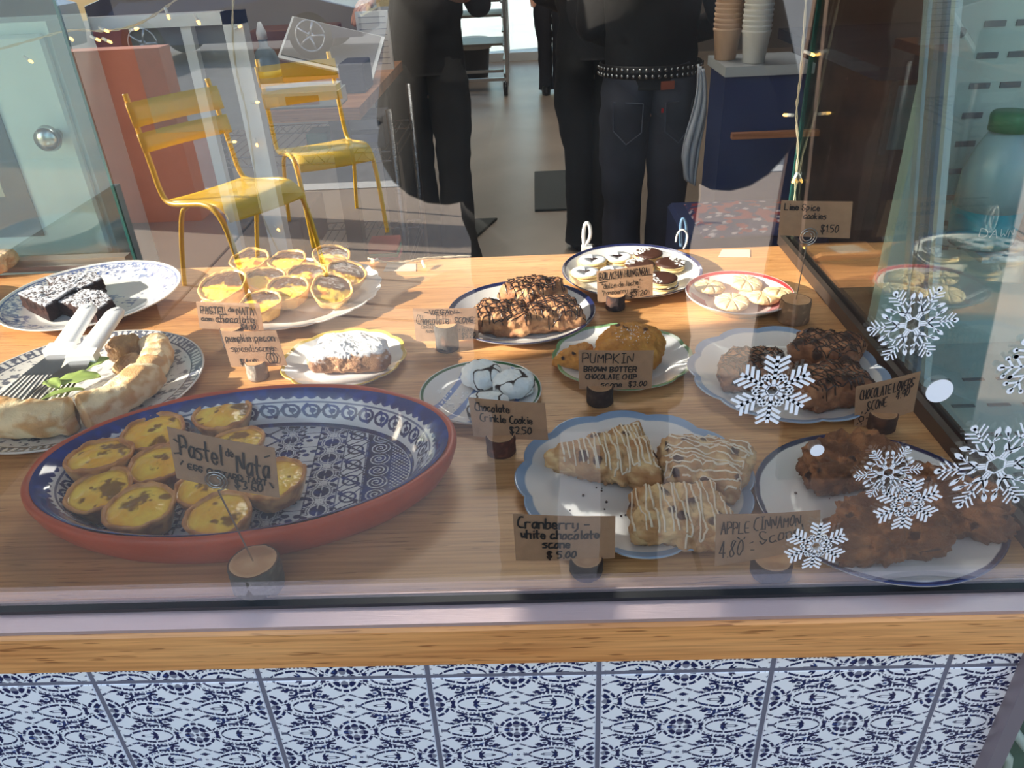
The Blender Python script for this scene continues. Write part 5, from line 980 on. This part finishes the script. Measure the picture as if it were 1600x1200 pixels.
# ------------------------------------------------------------------ left end: glazed partition, pale enamel cabinet, white frame
gp = empty('sliding_glass', (-1.2, .9, 0), 'clear sliding glass panel with a green edge behind the brownie plate', 'glass panel'); box('pane', -1.545, -.779, .895, .901, .004, .9, pane_mat('partition_glass', .05, (.9, .97, .96)), gp); MB().box(-.779, -.774, .895, .901, .004, .9).build('green_edge', edge_green, gp)
lw = empty('enamel_cabinet', (-1.35, 1.2, FLOOR), 'pale teal enamel cabinet with a round steel knob and dark window, far left', 'cabinet'); box('body', -1.9, -.93, 1.12, 1.285, FLOOR, .42, pale_metal, lw); dd = box('door', -1.5, -.935, 1.098, 1.119, -.05, .40, pale_metal, lw, .006)
box('dark_window', -1.42, -1.07, 1.094, 1.099, .0, .3, mat('dark_glass', rgb(52, 66, 72), .08), dd); box('shelf_face', -1.38, -1.12, 1.091, 1.095, .09, .24, mat('beige_liner', rgb(168, 166, 150), .6), dd)
MB().tube([(-.968, 1.098, .212), (-.968, 1.075, .212), (-.968, 1.064, .212)], [.012, .014, .024], 24).tube([(-.968, 1.066, .212), (-.968, 1.05, .212), (-.968, 1.046, .212)], [.026, .022, .006], 24).build('knob', steel, dd, True)
rl = box('rail', -1.9, -.80, .905, .93, -.01, .014, alu); tag(rl, 'pale metal rail along the back of the counter at far left', 'rail')
pf = empty('white_frame', (-.8, 1.3, FLOOR), 'white framed opening strung with fairy lights beside the enamel cabinet', 'frame'); mb = MB(); 
box('side_bar', -.995, -.965, 1.29, 1.33, FLOOR, .39, white_paint, pf); box('side_bar', -.648, -.605, 1.29, 1.33, FLOOR, .41, white_paint, pf); box('side_bar', -.745, -.722, 1.30, 1.325, FLOOR, .39, white_paint, pf)
box('top_bar', -.995, -.605, 1.29, 1.33, .385, .41, white_paint, pf); box('backing', -.965, -.745, 1.335, 1.345, FLOOR, .385, terra_wall, pf); box('backing', -.87, -.648, 1.325, 1.334, .16, .385, mat('grey_panel', rgb(118, 120, 122), .6), pf)
st(box('wall_nook', -1.9, -.62, 3.4, 3.45, FLOOR, 2.1, mat('nook_paint', rgb(140, 130, 122), .7))); 
# ------------------------------------------------------------------ fairy lights
wire_m = mat('clear_wire', rgb(196, 186, 160), .35); bulb_m = mat('warm_bulb', rgb(255, 190, 96), .2, emit=5.); tip_m = mat('bulb_sleeve', rgb(226, 228, 226), .3)
def fairy(P, bulbs, label, rad=.0012):
    r = empty('string_lights', tuple(P[0]), label, 'fairy lights', 'fairy lights'); Q = smooth_line(P, 2)
    tw = [q+np.array([.0016*math.sin(i*1.7), 0, .0016*math.cos(i*1.7)]) for i, q in enumerate(Q)]; tw2 = [q-np.array([.0016*math.sin(i*1.7), 0, .0016*math.cos(i*1.7)]) for i, q in enumerate(Q)]
    MB().tube(tw, rad, 6).tube(tw2, rad, 6).build('cord', wire_m, r, True)
    for (b, d) in bulbs: b = np.array(b); d = _n(d); MB().tube([b, b+d*.012], .0028, 8).build('sleeve', tip_m, r, True); MB().tube([b+d*.012, b+d*.018, b+d*.020], [.0026, .0024, .001], 8).build('bulb', bulb_m, r, True)
def o2(px, py, y): return ony(px, py, y)
YB = .865
fairy([o2(1262, -40, YB), o2(1256, 50, YB), o2(1250, 130, YB), o2(1243, 176, YB), o2(1248, 230, YB), o2(1243, 290, YB), o2(1240, 345, YB), o2(1238, 378, YB)], [(o2(1256, 80, YB), (.9, -.2, -.35)), (o2(1240, 180, YB), (-1, -.2, .1)), (o2(1246, 270, YB), (-.4, -.3, -.8)), (o2(1241, 392, YB), (.7, 0, .2))], 'twisted fairy light cord hanging down the back corner of the right-hand pane')
fairy([o2(131, 109, 1.28), o2(150, 170, 1.28), o2(160, 230, 1.28), o2(170, 300, 1.28), o2(178, 360, 1.28)], [(o2(137, 118, 1.28), (.5, -.2, -.6)), (o2(163, 205, 1.28), (1, -.1, .2)), (o2(158, 285, 1.28), (-.6, -.2, 0)), (o2(195, 358, 1.28), (1, 0, 0))], 'fairy light cord hanging down the left edge of the white frame')
fairy([o2(366, -20, 1.28), o2(362, 40, 1.28), o2(368, 110, 1.28), o2(385, 170, 1.28), o2(395, 240, 1.28), o2(405, 330, 1.28), o2(436, 395, 1.28)], [(o2(366, 45, 1.28), (1, -.2, .3)), (o2(392, 160, 1.28), (1, -.1, 0)), (o2(398, 216, 1.28), (.2, -.3, -.8)), (o2(428, 352, 1.28), (.6, -.3, -.6)), (o2(356, 222, 1.28), (1, 0, 0))], 'fairy light cord hanging down the right edge of the white frame')
fairy([o2(-30, 85, 1.0), o2(60, 60, 1.0), o2(110, 45, 1.0), o2(165, 50, 1.0), o2(215, 40, 1.0), o2(255, 15, 1.0), o2(300, -20, 1.)], [(o2(37, 88, 1.), (.7, -.2, -.5)), (o2(100, 53, 1.), (.7, -.2, -.5)), (o2(142, 57, 1.), (.7, -.2, -.3)), (o2(155, 43, 1.), (.7, -.2, -.3)), (o2(160, 60, 1.), (.7, -.2, -.3)), (o2(203, 47, 1.), (.7, -.2, .1)), (o2(258, 12, 1.), (.2, -.2, -.9)), (o2(303, 22, 1.), (.4, -.2, -.9))], 'fairy light cord looping across the top left, above the enamel cabinet')
a_ = lambda px, py, z: onz(px, py, z)
fairy([a_(575, 404, .004), a_(610, 412, .003), a_(640, 409, .004), a_(655, 404, .006), a_(690, 402, .003), a_(735, 400, -.0)], [(a_(660, 408, .012), (.3, -1, -.35)), (a_(590, 405, .006), (-.5, -.8, 0))], 'fairy light cord lying along the back edge of the oak counter')
mb = MB(); p1, p2 = onz(917, 388, .0), onz(915, 345, .02)
rc = empty('cable_hook', tuple(onz(917, 388, 0)), 'white plastic hook with cable at the back edge behind the sandwich cookies', 'hook'); MB().tube(smooth_line([ony(913, 384, .875), ony(911, 366, .875), ony(915, 346, .875), ony(922, 352, .875), ony(923, 372, .875), ony(912, 386, .875)], 2), .0035, 8).build('loop', white_paint, rc, True); MB().box(ony(909, 380, .875)[0], ony(925, 380, .875)[0], .866, .884, -.01, .012).build('clip', white_paint, rc)
rc = empty('cable_hook', tuple(onz(1066, 388, 0)), 'thin white cable loop behind the right of the sandwich cookie plate', 'hook'); MB().tube(smooth_line([ony(1056, 378, .875), ony(1058, 365, .875), ony(1066, 357, .875), ony(1075, 365, .875), ony(1073, 380, .875), ony(1068, 389, .875)], 2), .0018, 8).build('loop', white_paint, rc, True); MB().tube(smooth_line([ony(1064, 385, .88), ony(1063, 352, .88), ony(1067, 338, .88), ony(1073, 352, .88), ony(1072, 385, .88)], 2), .003, 8).build('clear_loop', mat('blue_clear', rgb(96, 128, 160), .1), rc, True)
for q, lab in (((1128, 1172, 390, 402), 'strip of clear tape at the back edge, right of the sandwich cookies'), ((605, 650, 412, 424), 'strip of clear tape at the back edge, right of the custard tarts')):
    a, b, c, d = q; pts = [onz(a, c, .0006), onz(b, c, .0006), onz(b, d, .0006), onz(a-6, d, .0006)]; V = pts+[p_+np.array([0, 0, .0004]) for p_ in pts]; tag(mk('tape_strip', V, [(3, 2, 1, 0), (4, 5, 6, 7), (0, 1, 5, 4), (1, 2, 6, 5), (2, 3, 7, 6), (3, 0, 4, 7)], mat('clear_tape', rgb(216, 200, 184), .15), None, False), lab, 'tape')

# ------------------------------------------------------------------ right side, beyond the side pane
cup_m = mat('paper_cup', rgb(226, 226, 224), .5); cup_t = mat('tan_cup', rgb(206, 172, 146), .5)
cs = empty('service_counter', (.62, 1.75, FLOOR), 'navy blue service counter with a pale top at the right, behind the jeans', 'counter'); box('body', .525, .74, 1.66, 1.84, FLOOR, .175, mat('navy_panel', rgb(28, 46, 96), .5, vary=.15, vscale=5), cs); box('top', .518, .75, 1.64, 1.86, .175, .2, mat('pale_counter', rgb(176, 182, 188), .35, vary=.1, vscale=6), cs)
for cx, m_, lab in ((.603, cup_m, 'tall stack of white paper cups on the service counter'), (.545, cup_t, 'tall stack of tan paper cups left of the white ones')):
    cy = 1.695 if cx > .58 else 1.77; r = empty('cup_stack', (cx, cy, .201), lab, 'cups')
    for i in range(22): MB().lathe((cx, cy, .201+i*.0125), [(.028, 0), (.036, .072), (.038, .074), (.038, .079), (.035, .08), (.027, .004)], 24).build('cup', m_, r, True)
fb = empty('blue_crate', (.62, 1.5, FLOOR), 'navy upholstered bench with a patterned cushion, right of the jeans', 'bench'); box('frame', .38, .74, 1.32, 1.6, FLOOR, -.14, mat('navy_cloth', rgb(26, 44, 92), .7, vary=.2, vscale=4), fb, .01)
mb = MB(); V = []; n = 60
for i in range(n):
    for k in range(n): V.append((.42+.31*i/(n-1), 1.30+.27*k/(n-1), -.139+.016*math.sin(PI*i/(n-1))**.4*math.sin(PI*k/(n-1))**.4))
V = np.array(V); wv = worley(V, 34, 3); n1 = fbm(V, 40, 2, 4); col = mix(rgb(30, 44, 96), rgb(196, 190, 200), (wv < .3)); col = mix(col, rgb(150, 50, 62), (n1 > .58)); mk('patterned_cushion', V, gridF(n, n, False), mat('print_cloth', vcol=True, rough=.8), fb, True, col)
dc = empty('dark_cabinet', (.95, 1.4, FLOOR), 'dark wooden cabinet with a glossy black worktop beyond the side pane', 'cabinet'); box('body', .80, 1.5, 1.3, 2.0, FLOOR, .215, dark_wood, dc); box('worktop', .76, 1.52, 1.27, 2.03, .215, .243, mat('black_worktop', rgb(44, 46, 58), .12), dc); box('glass_door', .812, .9, 1.292, 1.3, .06, .2, mat('cabinet_glass', rgb(96, 118, 128), .08), dc)
for a in ((.805, .815), (.897, .907)): box('door_frame', *a, 1.286, 1.3, .05, .21, dark_steel, dc)
st(box('wall_side', 1.05, 4.5, 2.6, 2.65, FLOOR, 2.1, mat('brown_wall', rgb(84, 66, 58), .7)))
ls_ = empty('low_shelf', (.75, 1.2, FLOOR), 'low dark shelf with an orange-brown board edge behind the raised lime card', 'shelf'); box('body', .56, .80, 1.04, 1.26, FLOOR, -.16, dark_wood, ls_); box('board', .60, .79, 1.02, 1.24, -.158, -.14, mid_wood, ls_); MB().box(0, .14, 0, .1, 0, .008, Matrix.Translation((.62, 1.06, -.1))@Matrix.Rotation(-.55, 4, 'X')).build('leaning_board', mid_wood, ls_)
hb = box('hanging_rail', .53, .755, 1.55, 1.57, .035, .05, mid_wood); tag(hb, 'thin wooden rail across the dark area left of the cabinet', 'rail')
# refrigerated neighbour case: perforated white back, deck with slots, leaning glazing bar
rc = empty('chilled_case', (.9, .25, FLOOR), 'white perforated chilled case with slotted panels beyond the glazing bar', 'refrigerator'); slot_m = mat('slot_shadow', rgb(96, 112, 118), .7); enam = mat('mint_enamel', rgb(172, 196, 192), .35, vary=.03)
box('back_panel', .495, 1.4, .505, .53, -.03, .9, enam, rc); box('deck', .492, 1.4, .004, .504, -.05, -.022, enam, rc); box('base', .70, 1.4, .06, .5, FLOOR, -.052, enam, rc)
mb = MB(); 
for r in range(9):
    for c in range(20):
        x = .548+c*.0375+(r % 2)*0; z = .411-r*.0352
        if z > .01: mb.box(x, x+.025, .5035, .506, z-.0035, z+.0035)
for r, y in enumerate((.40, .335, .27, .19, .11)):
    for c in range(20): x = .535+c*.045; mb.box(x, x+.028, y-.003, y+.003, -.0225, -.0205)
o = mb.build('slots', slot_m, rc); o['kind'] = 'stuff'
MB().tube([(ony(1502, 51, .5)[0], .5, ony(1502, 51, .5)[2]), (ony(1502, 51, .5)[0], .506, ony(1502, 51, .5)[2])], .006, 16).build('screw_cap', slot_m, rc)
def lean(px0, py0, px1, py1, w0, m_, name, dx, th=.008):
    a = onx(px0, py0, SX+.006+dx); b = onx(px1, py1, SX+.006+dx); d = (b-a); b = a+d*1.35; V = []
    for p_ in (a, b): V += [p_+(0, -w0, 0), p_+(0, w0, 0), p_+(th, w0, 0), p_+(th, -w0, 0)]
    return MB().add(V, [(0, 1, 5, 4), (1, 2, 6, 5), (2, 3, 7, 6), (3, 0, 4, 7), (3, 2, 1, 0), (4, 5, 6, 7)]).build(name, m_, gb)
def onx(px, py, x): r = _ray(px, py); return CAMP+r*(x-CAMP[0])/r[0]
gb = empty('glazing_bar', (SX+.01, .37, 0), 'perforated grey glazing bar leaning upright at the edge of the chilled case', 'glazing bar')
lean(1400, 640, 1447, 0, .0065, mat('spacer_pale', rgb(176, 196, 204), .35, .3), 'outer_strip', .0); lean(1411, 640, 1461, 0, .006, mat('spacer_grey', rgb(148, 156, 160), .5, .4, bump=1, bscale=500), 'perforated_spacer', -.001, .01); lean(1424, 640, 1477, 0, .0055, mat('spacer_blue', rgb(84, 116, 140), .3), 'dark_seal', .001); lean(1437, 640, 1490, 0, .005, mat('spacer_pale2', rgb(184, 206, 210), .35), 'inner_strip', .0)
def detergent(x, y, z, lab, s=1.):
    r = empty('soap_bottle', (x, y, z), lab, 'bottle', 'clear bottles of teal washing-up liquid in the chilled case')
    MB().lathe((x, y, z), [(.036*s, 0), (.04*s, .006), (.041*s, .05*s)], 28).build('teal_liquid', mat('teal_liquid', rgb(40, 150, 164), .2), r, True); MB().lathe((x, y, z+.05*s), [(.041*s, 0), (.04*s, .045*s), (.03*s, .075*s), (.02*s, .095*s)], 28).build('clear_shoulder', mat('cloudy_plastic', rgb(150, 182, 188), .2), r, True); MB().lathe((x, y, z+.145*s), [(.024*s, 0), (.025*s, .018*s), (.022*s, .022*s), (.001, .022*s)], 20).build('cap', mat('green_cap', rgb(52, 128, 92), .4), r, True); return r
sh = box('case_shelf', .56, 1.3, .40, .503, .148, .156, mat('clear_shelf', rgb(150, 186, 192), .2), rc)
r = detergent(.578, .448, .157, 'soap bottle with green cap and white lettering on the case shelf', .98)
ss_, wd_ = strokes('DAWN', .011)
white_ink = mat('white_print', rgb(220, 240, 240), .5); mb = MB()
for P in ss_:
    for a, b in zip(P[:-1], P[1:]):
        d = b-a; L = np.linalg.norm(d)
        if L < 1e-7: continue
        q = np.array([-d[1], d[0]])/L*.0006
        def pl(p): an = (p[0]-wd_/2)*.9/.0405; return (.578+.0407*math.sin(an), .448-.0407*math.cos(an), .178+p[1])
        mb.add([pl(a-q), pl(b-q), pl(b+q), pl(a+q)], [(0, 1, 2, 3)])
mb.build('printed_word', white_ink, r)
detergent(.668, .455, .157, 'second soap bottle of teal liquid, cut off by the right edge of the photo', .9)
# beside the tiled front: glimpse of the neighbouring case's wire racks
nr = empty('case_rack', (.62, .1, FLOOR), 'pale green rack bars glimpsed beyond the right end of the tiled front', 'rack'); box('shelf_band', .456, .69, .05, .09, -.13, -.10, mat('pale_green', rgb(190, 204, 190), .4), nr); box('shelf_band', .456, .69, .05, .09, -.20, -.19, mat('pale_green', rgb(190, 204, 190), .4), nr)
box('green_back', .456, .69, .12, .13, -.6, -.052, mat('green_glassy', rgb(96, 124, 108), .2, vary=.2, vscale=20), nr)
for i in range(7): MB().tube([(.456+.03*i, .03, -.215), (.52+.03*i, .03, -.30), (.54+.03*i, .03, -.40)], .006, 10).build('bent_bar', mat('pale_green', rgb(190, 204, 190), .4), nr, True)

# ------------------------------------------------------------------ outside: pavement, road, cars, yellow chairs, photographer
st(box('floor_pavement', -9, 9, -4.6, -.03, FLOOR-.12, FLOOR, mat('pavement_concrete', rgb(140, 126, 114), .85, vary=.1, vscale=3, bump=.3, bscale=80)))
for i in range(8): st(box('trim_6', -8+i*2.1, -7.985+i*2.1, -4.6, -.03, FLOOR-.001, FLOOR+.0015, mat('joint_dark', rgb(84, 80, 76), .9)))
st(box('floor_road', -30, 30, -22, -4.75, FLOOR-.25, FLOOR-.14, mat('asphalt', rgb(96, 98, 102), .9, vary=.15, vscale=8, bump=.4, bscale=200)))
st(box('trim_7', -30, 30, -4.75, -4.6, FLOOR-.2, FLOOR+.005, mat('kerb_stone', rgb(178, 178, 176), .8)))
yel = mat('yellow_enamel', rgb(255, 204, 24), .35, coat=.3)
def bistro(fl, frr, label):
    """metal garden chair; fl, frr: mirrored front seat corners (x, y)"""
    a = np.array([fl[0], -fl[1]]); b = np.array([frr[0], -frr[1]]); w_ = np.linalg.norm(b-a); ux = (b-a)/w_; uy = np.array([ux[1], -ux[0]]); c = (a+b)/2; SH = FLOOR+.45
    def P(s, t, z): q = c+ux*s*w_/2+uy*t; return (q[0], q[1], FLOOR+z)
    r = empty('garden_chair', (c[0], c[1], FLOOR), label, 'chair', 'yellow garden chairs on the pavement')
    for s in (-1, 1):
        MB().tube(smooth_line([P(s*1.04, -.06, 0), P(s*1.03, -.02, .30), P(s*1.02, .02, .42), P(s*1.02, .10, .47), P(s*1.02, .28, .44), P(s*1.02, .42, .42), P(s*1.01, .47, .46), P(s, .49, .60), P(s*.98, .55, .90)], 3), .012, 12).build('side_tube', yel, r, True)
        MB().tube(smooth_line([P(s*.98, .28, .43), P(s*1.0, .34, .40), P(s*1.02, .42, .2), P(s*1.03, .48, 0)], 2), .011, 12).build('leg', yel, r, True)
    n = 16; V = []
    for i in range(n+1):
        t = i/n; prof = [(-.02, .40), (0, .44), (.05, .462), (.15, .46), (.3, .44), (.46, .425)]; f = t*(len(prof)-1); k = min(int(f), len(prof)-2); g = f-k; y_, z_ = prof[k][0]*(1-g)+prof[k+1][0]*g, prof[k][1]*(1-g)+prof[k+1][1]*g
        for s in np.linspace(-.98, .98, 9): V.append(P(s, y_, z_-.006*(1-s*s)))
    o = mk('seat', V, gridF(n+1, 9, False), yel, r); md = o.modifiers.new('t', 'SOLIDIFY'); md.thickness = .006
    for z0_, z1_ in ((.65, .735), (.76, .865)):
        V = []
        for z in np.linspace(z0_, z1_, 4):
            for s in np.linspace(-1.1, 1.1, 11): V.append(P(s, .49+(z-.6)*.2+.02*(1-s*s)-.012, z))
        o = mk('back_slat', V, gridF(4, 11, False), yel, r); md = o.modifiers.new('t', 'SOLIDIFY'); md.thickness = .006
bistro((-1.342, 2.751), (-1.091, 3.105), 'yellow metal garden chair nearest the shop window, reflected whole')
bistro((-1.22, 3.55), (-.86, 3.75), 'second yellow garden chair farther right, partly hidden behind the first in the reflection')
# planter near the chairs; dark board added further down to darken the reflection
tp = box('planter', -3.0, -2.3, -3.0, -2.2, FLOOR, FLOOR+.55, mat('terracotta_box', rgb(184, 124, 104), .7, vary=.1)); tag(tp, 'square terracotta planter on the pavement left of the yellow chairs', 'planter')
tp2 = box('low_terracotta_wall', -2.85, -2.02, -4.2, -4.05, FLOOR, FLOOR+.98, mat('terracotta_box', rgb(184, 124, 104), .7, vary=.1)); tag(tp2, 'terracotta-coloured wall panel on the pavement behind the yellow chairs', 'wall')
def car(x, y, L, col, label, flip=1):
    r = empty('car', (x, y, FLOOR-.14), label, 'car', 'cars parked along the road'); z = FLOOR-.14; m_ = mat('paint_%02x%02x' % (int(col[0]), int(col[2])), rgb(*col), .25, .3, coat=.6); gl = mat('car_glass', rgb(24, 30, 36), .05); W_ = 1.75
    prof = [(-.5, .28), (-.5, .55), (-.49, .68), (-.36, .82), (-.25, .90), (-.13, 1.28), (.02, 1.42), (.22, 1.42), (.36, 1.22), (.44, .95), (.495, .88), (.5, .5), (.49, .28)]
    n = len(prof); V = []
    for yy, ins in ((-W_/2, .1), (-W_/2+.06, 0), (W_/2-.06, 0), (W_/2, .1)):
        for a, h_ in prof: tum = .22*max(0, (h_-.9))/.5 if abs(yy) > 0 else 0; V.append((x+a*L*(1-ins*.15)*flip, y+(yy-np.sign(yy)*tum), z+.28+(h_-.28)*(1-ins*.1)+ins*.02))
    F = [(k*n+i, k*n+(i+1) % n, (k+1)*n+(i+1) % n, (k+1)*n+i) for k in range(3) for i in range(n)]+[tuple(range(n-1, -1, -1)), tuple(3*n+i for i in range(n))]; mk('body', V, F, m_, r, False)
    for sgn in (1, -1):
        yy = y+sgn*(W_/2+.003); 
        for p in ([(-.22, .93), (-.115, 1.24), (.03, 1.35), (.03, .93)], [(.05, .93), (.05, 1.35), (.2, 1.35), (.33, 1.18), (.38, .95)]):
            Vv = [(x+a*L*.985*flip, yy-sgn*(.22*max(0, h_-.9)/.5), z+h_) for a, h_ in p]; Vw = [(q[0], q[1]-sgn*.02, q[2]) for q in Vv]; k = len(p); mk('side_window', Vv+Vw, [tuple(range(k)), tuple(range(2*k-1, k-1, -1))]+[(i, (i+1) % k, k+(i+1) % k, k+i) for i in range(k)], gl, r, False)
        for a in (-.31, .31):
            wx = x+a*L; o = MB().tube([(wx, yy-sgn*.2, z+.33), (wx, yy+sgn*.01, z+.33)], .33, 32).build('wheel', rubber, r, True); mb = MB().lathe((0, 0, 0), [(.2, 0), (.21, .01), (.19, .015)], 4) if False else MB()
            mb.tube([(wx, yy+sgn*.012, z+.33), (wx, yy+sgn*.02, z+.33)], .06, 16)
            for s_ in range(5): a_2 = s_*2*PI/5; mb.tube([(wx, yy+sgn*.015, z+.33), (wx+.21*math.cos(a_2), yy+sgn*.015, z+.33+.21*math.sin(a_2))], .02, 8)
            mb.tube([(wx+.22*math.cos(t), yy+sgn*.012, z+.33+.22*math.sin(t)) for t in np.linspace(0, 2*PI, 30)], .016, 8); mb.build('rim', steel, o, True)
        box('lamp', x-L*.497*flip-.02, x-L*.497*flip+.02, y+sgn*.5-.15, y+sgn*.5+.15, z+.58, z+.7, mat('lamp_glass', rgb(220, 224, 226), .1), r)
car(-9.4, -12.6, 4.2, (196, 204, 208), 'silver car parked across the pavement, wheel showing at top left'); car(-4.6, -13.2, 4.2, (36, 52, 88), 'dark blue car parked behind the silver one', -1); car(9.6, -12.9, 4.3, (206, 210, 210), 'white car parked to the right of the dark blue one')
mb_ = empty('dark_reflection_board', (.98, -1.6, FLOOR), 'blank dark wooden board added on the pavement to darken the reflection at the right', 'board')  # added board, darkens what the right of the front pane reflects
for s_ in (0, 1): MB().box(-.27, .27, -.012, .012, 0, 1.5, Matrix.Translation((.98, -1.35-.42*s_, FLOOR))@Matrix.Rotation(.13-.26*s_, 4, 'X')).build('board_face', dark_wood, mb_)
# photographer outside the window
person(.09, -.90, 1, 'photographer in a long dark coat standing outside, seen only as a dark reflection', mat('dark_coat', rgb(24, 23, 24), .9, bump=.3, bscale=60), cloth_black, [((-.15, -.86, .22), (-.09, -.66, .49)), ((.36, -.88, .22), (.1, -.66, .49))], coat=True, sw=.06, H=1.7, stance=.12, hairlen=.14)
ph = empty('phone', (0, -.535, .5), 'phone held up by the photographer', 'phone'); MB().box(-.08, .08, -.5235-.01, -.5235, .49, .505).build('body', mat('phone_body', rgb(20, 20, 22), .2), ph) if False else bpy.data.objects.remove(ph)
# added fill lamps under the ceiling, brighten the shop interior
def panel(x, y, w_, d_, e):
    l = bpy.data.lights.new('interior_fill_lamp', 'AREA'); l.shape = 'RECTANGLE'; l.size = w_; l.size_y = d_; l.energy = e; l.color = (1, .93, .84); o = bpy.data.objects.new('interior_fill_lamp', l); COL.objects.link(o); o.location = (x, y, 2.06)
panel(-.2, 2.4, 1.2, .6, 22); panel(-.2, 6., 1.2, .6, 40); panel(.4, 8.8, 1.2, .6, 25)
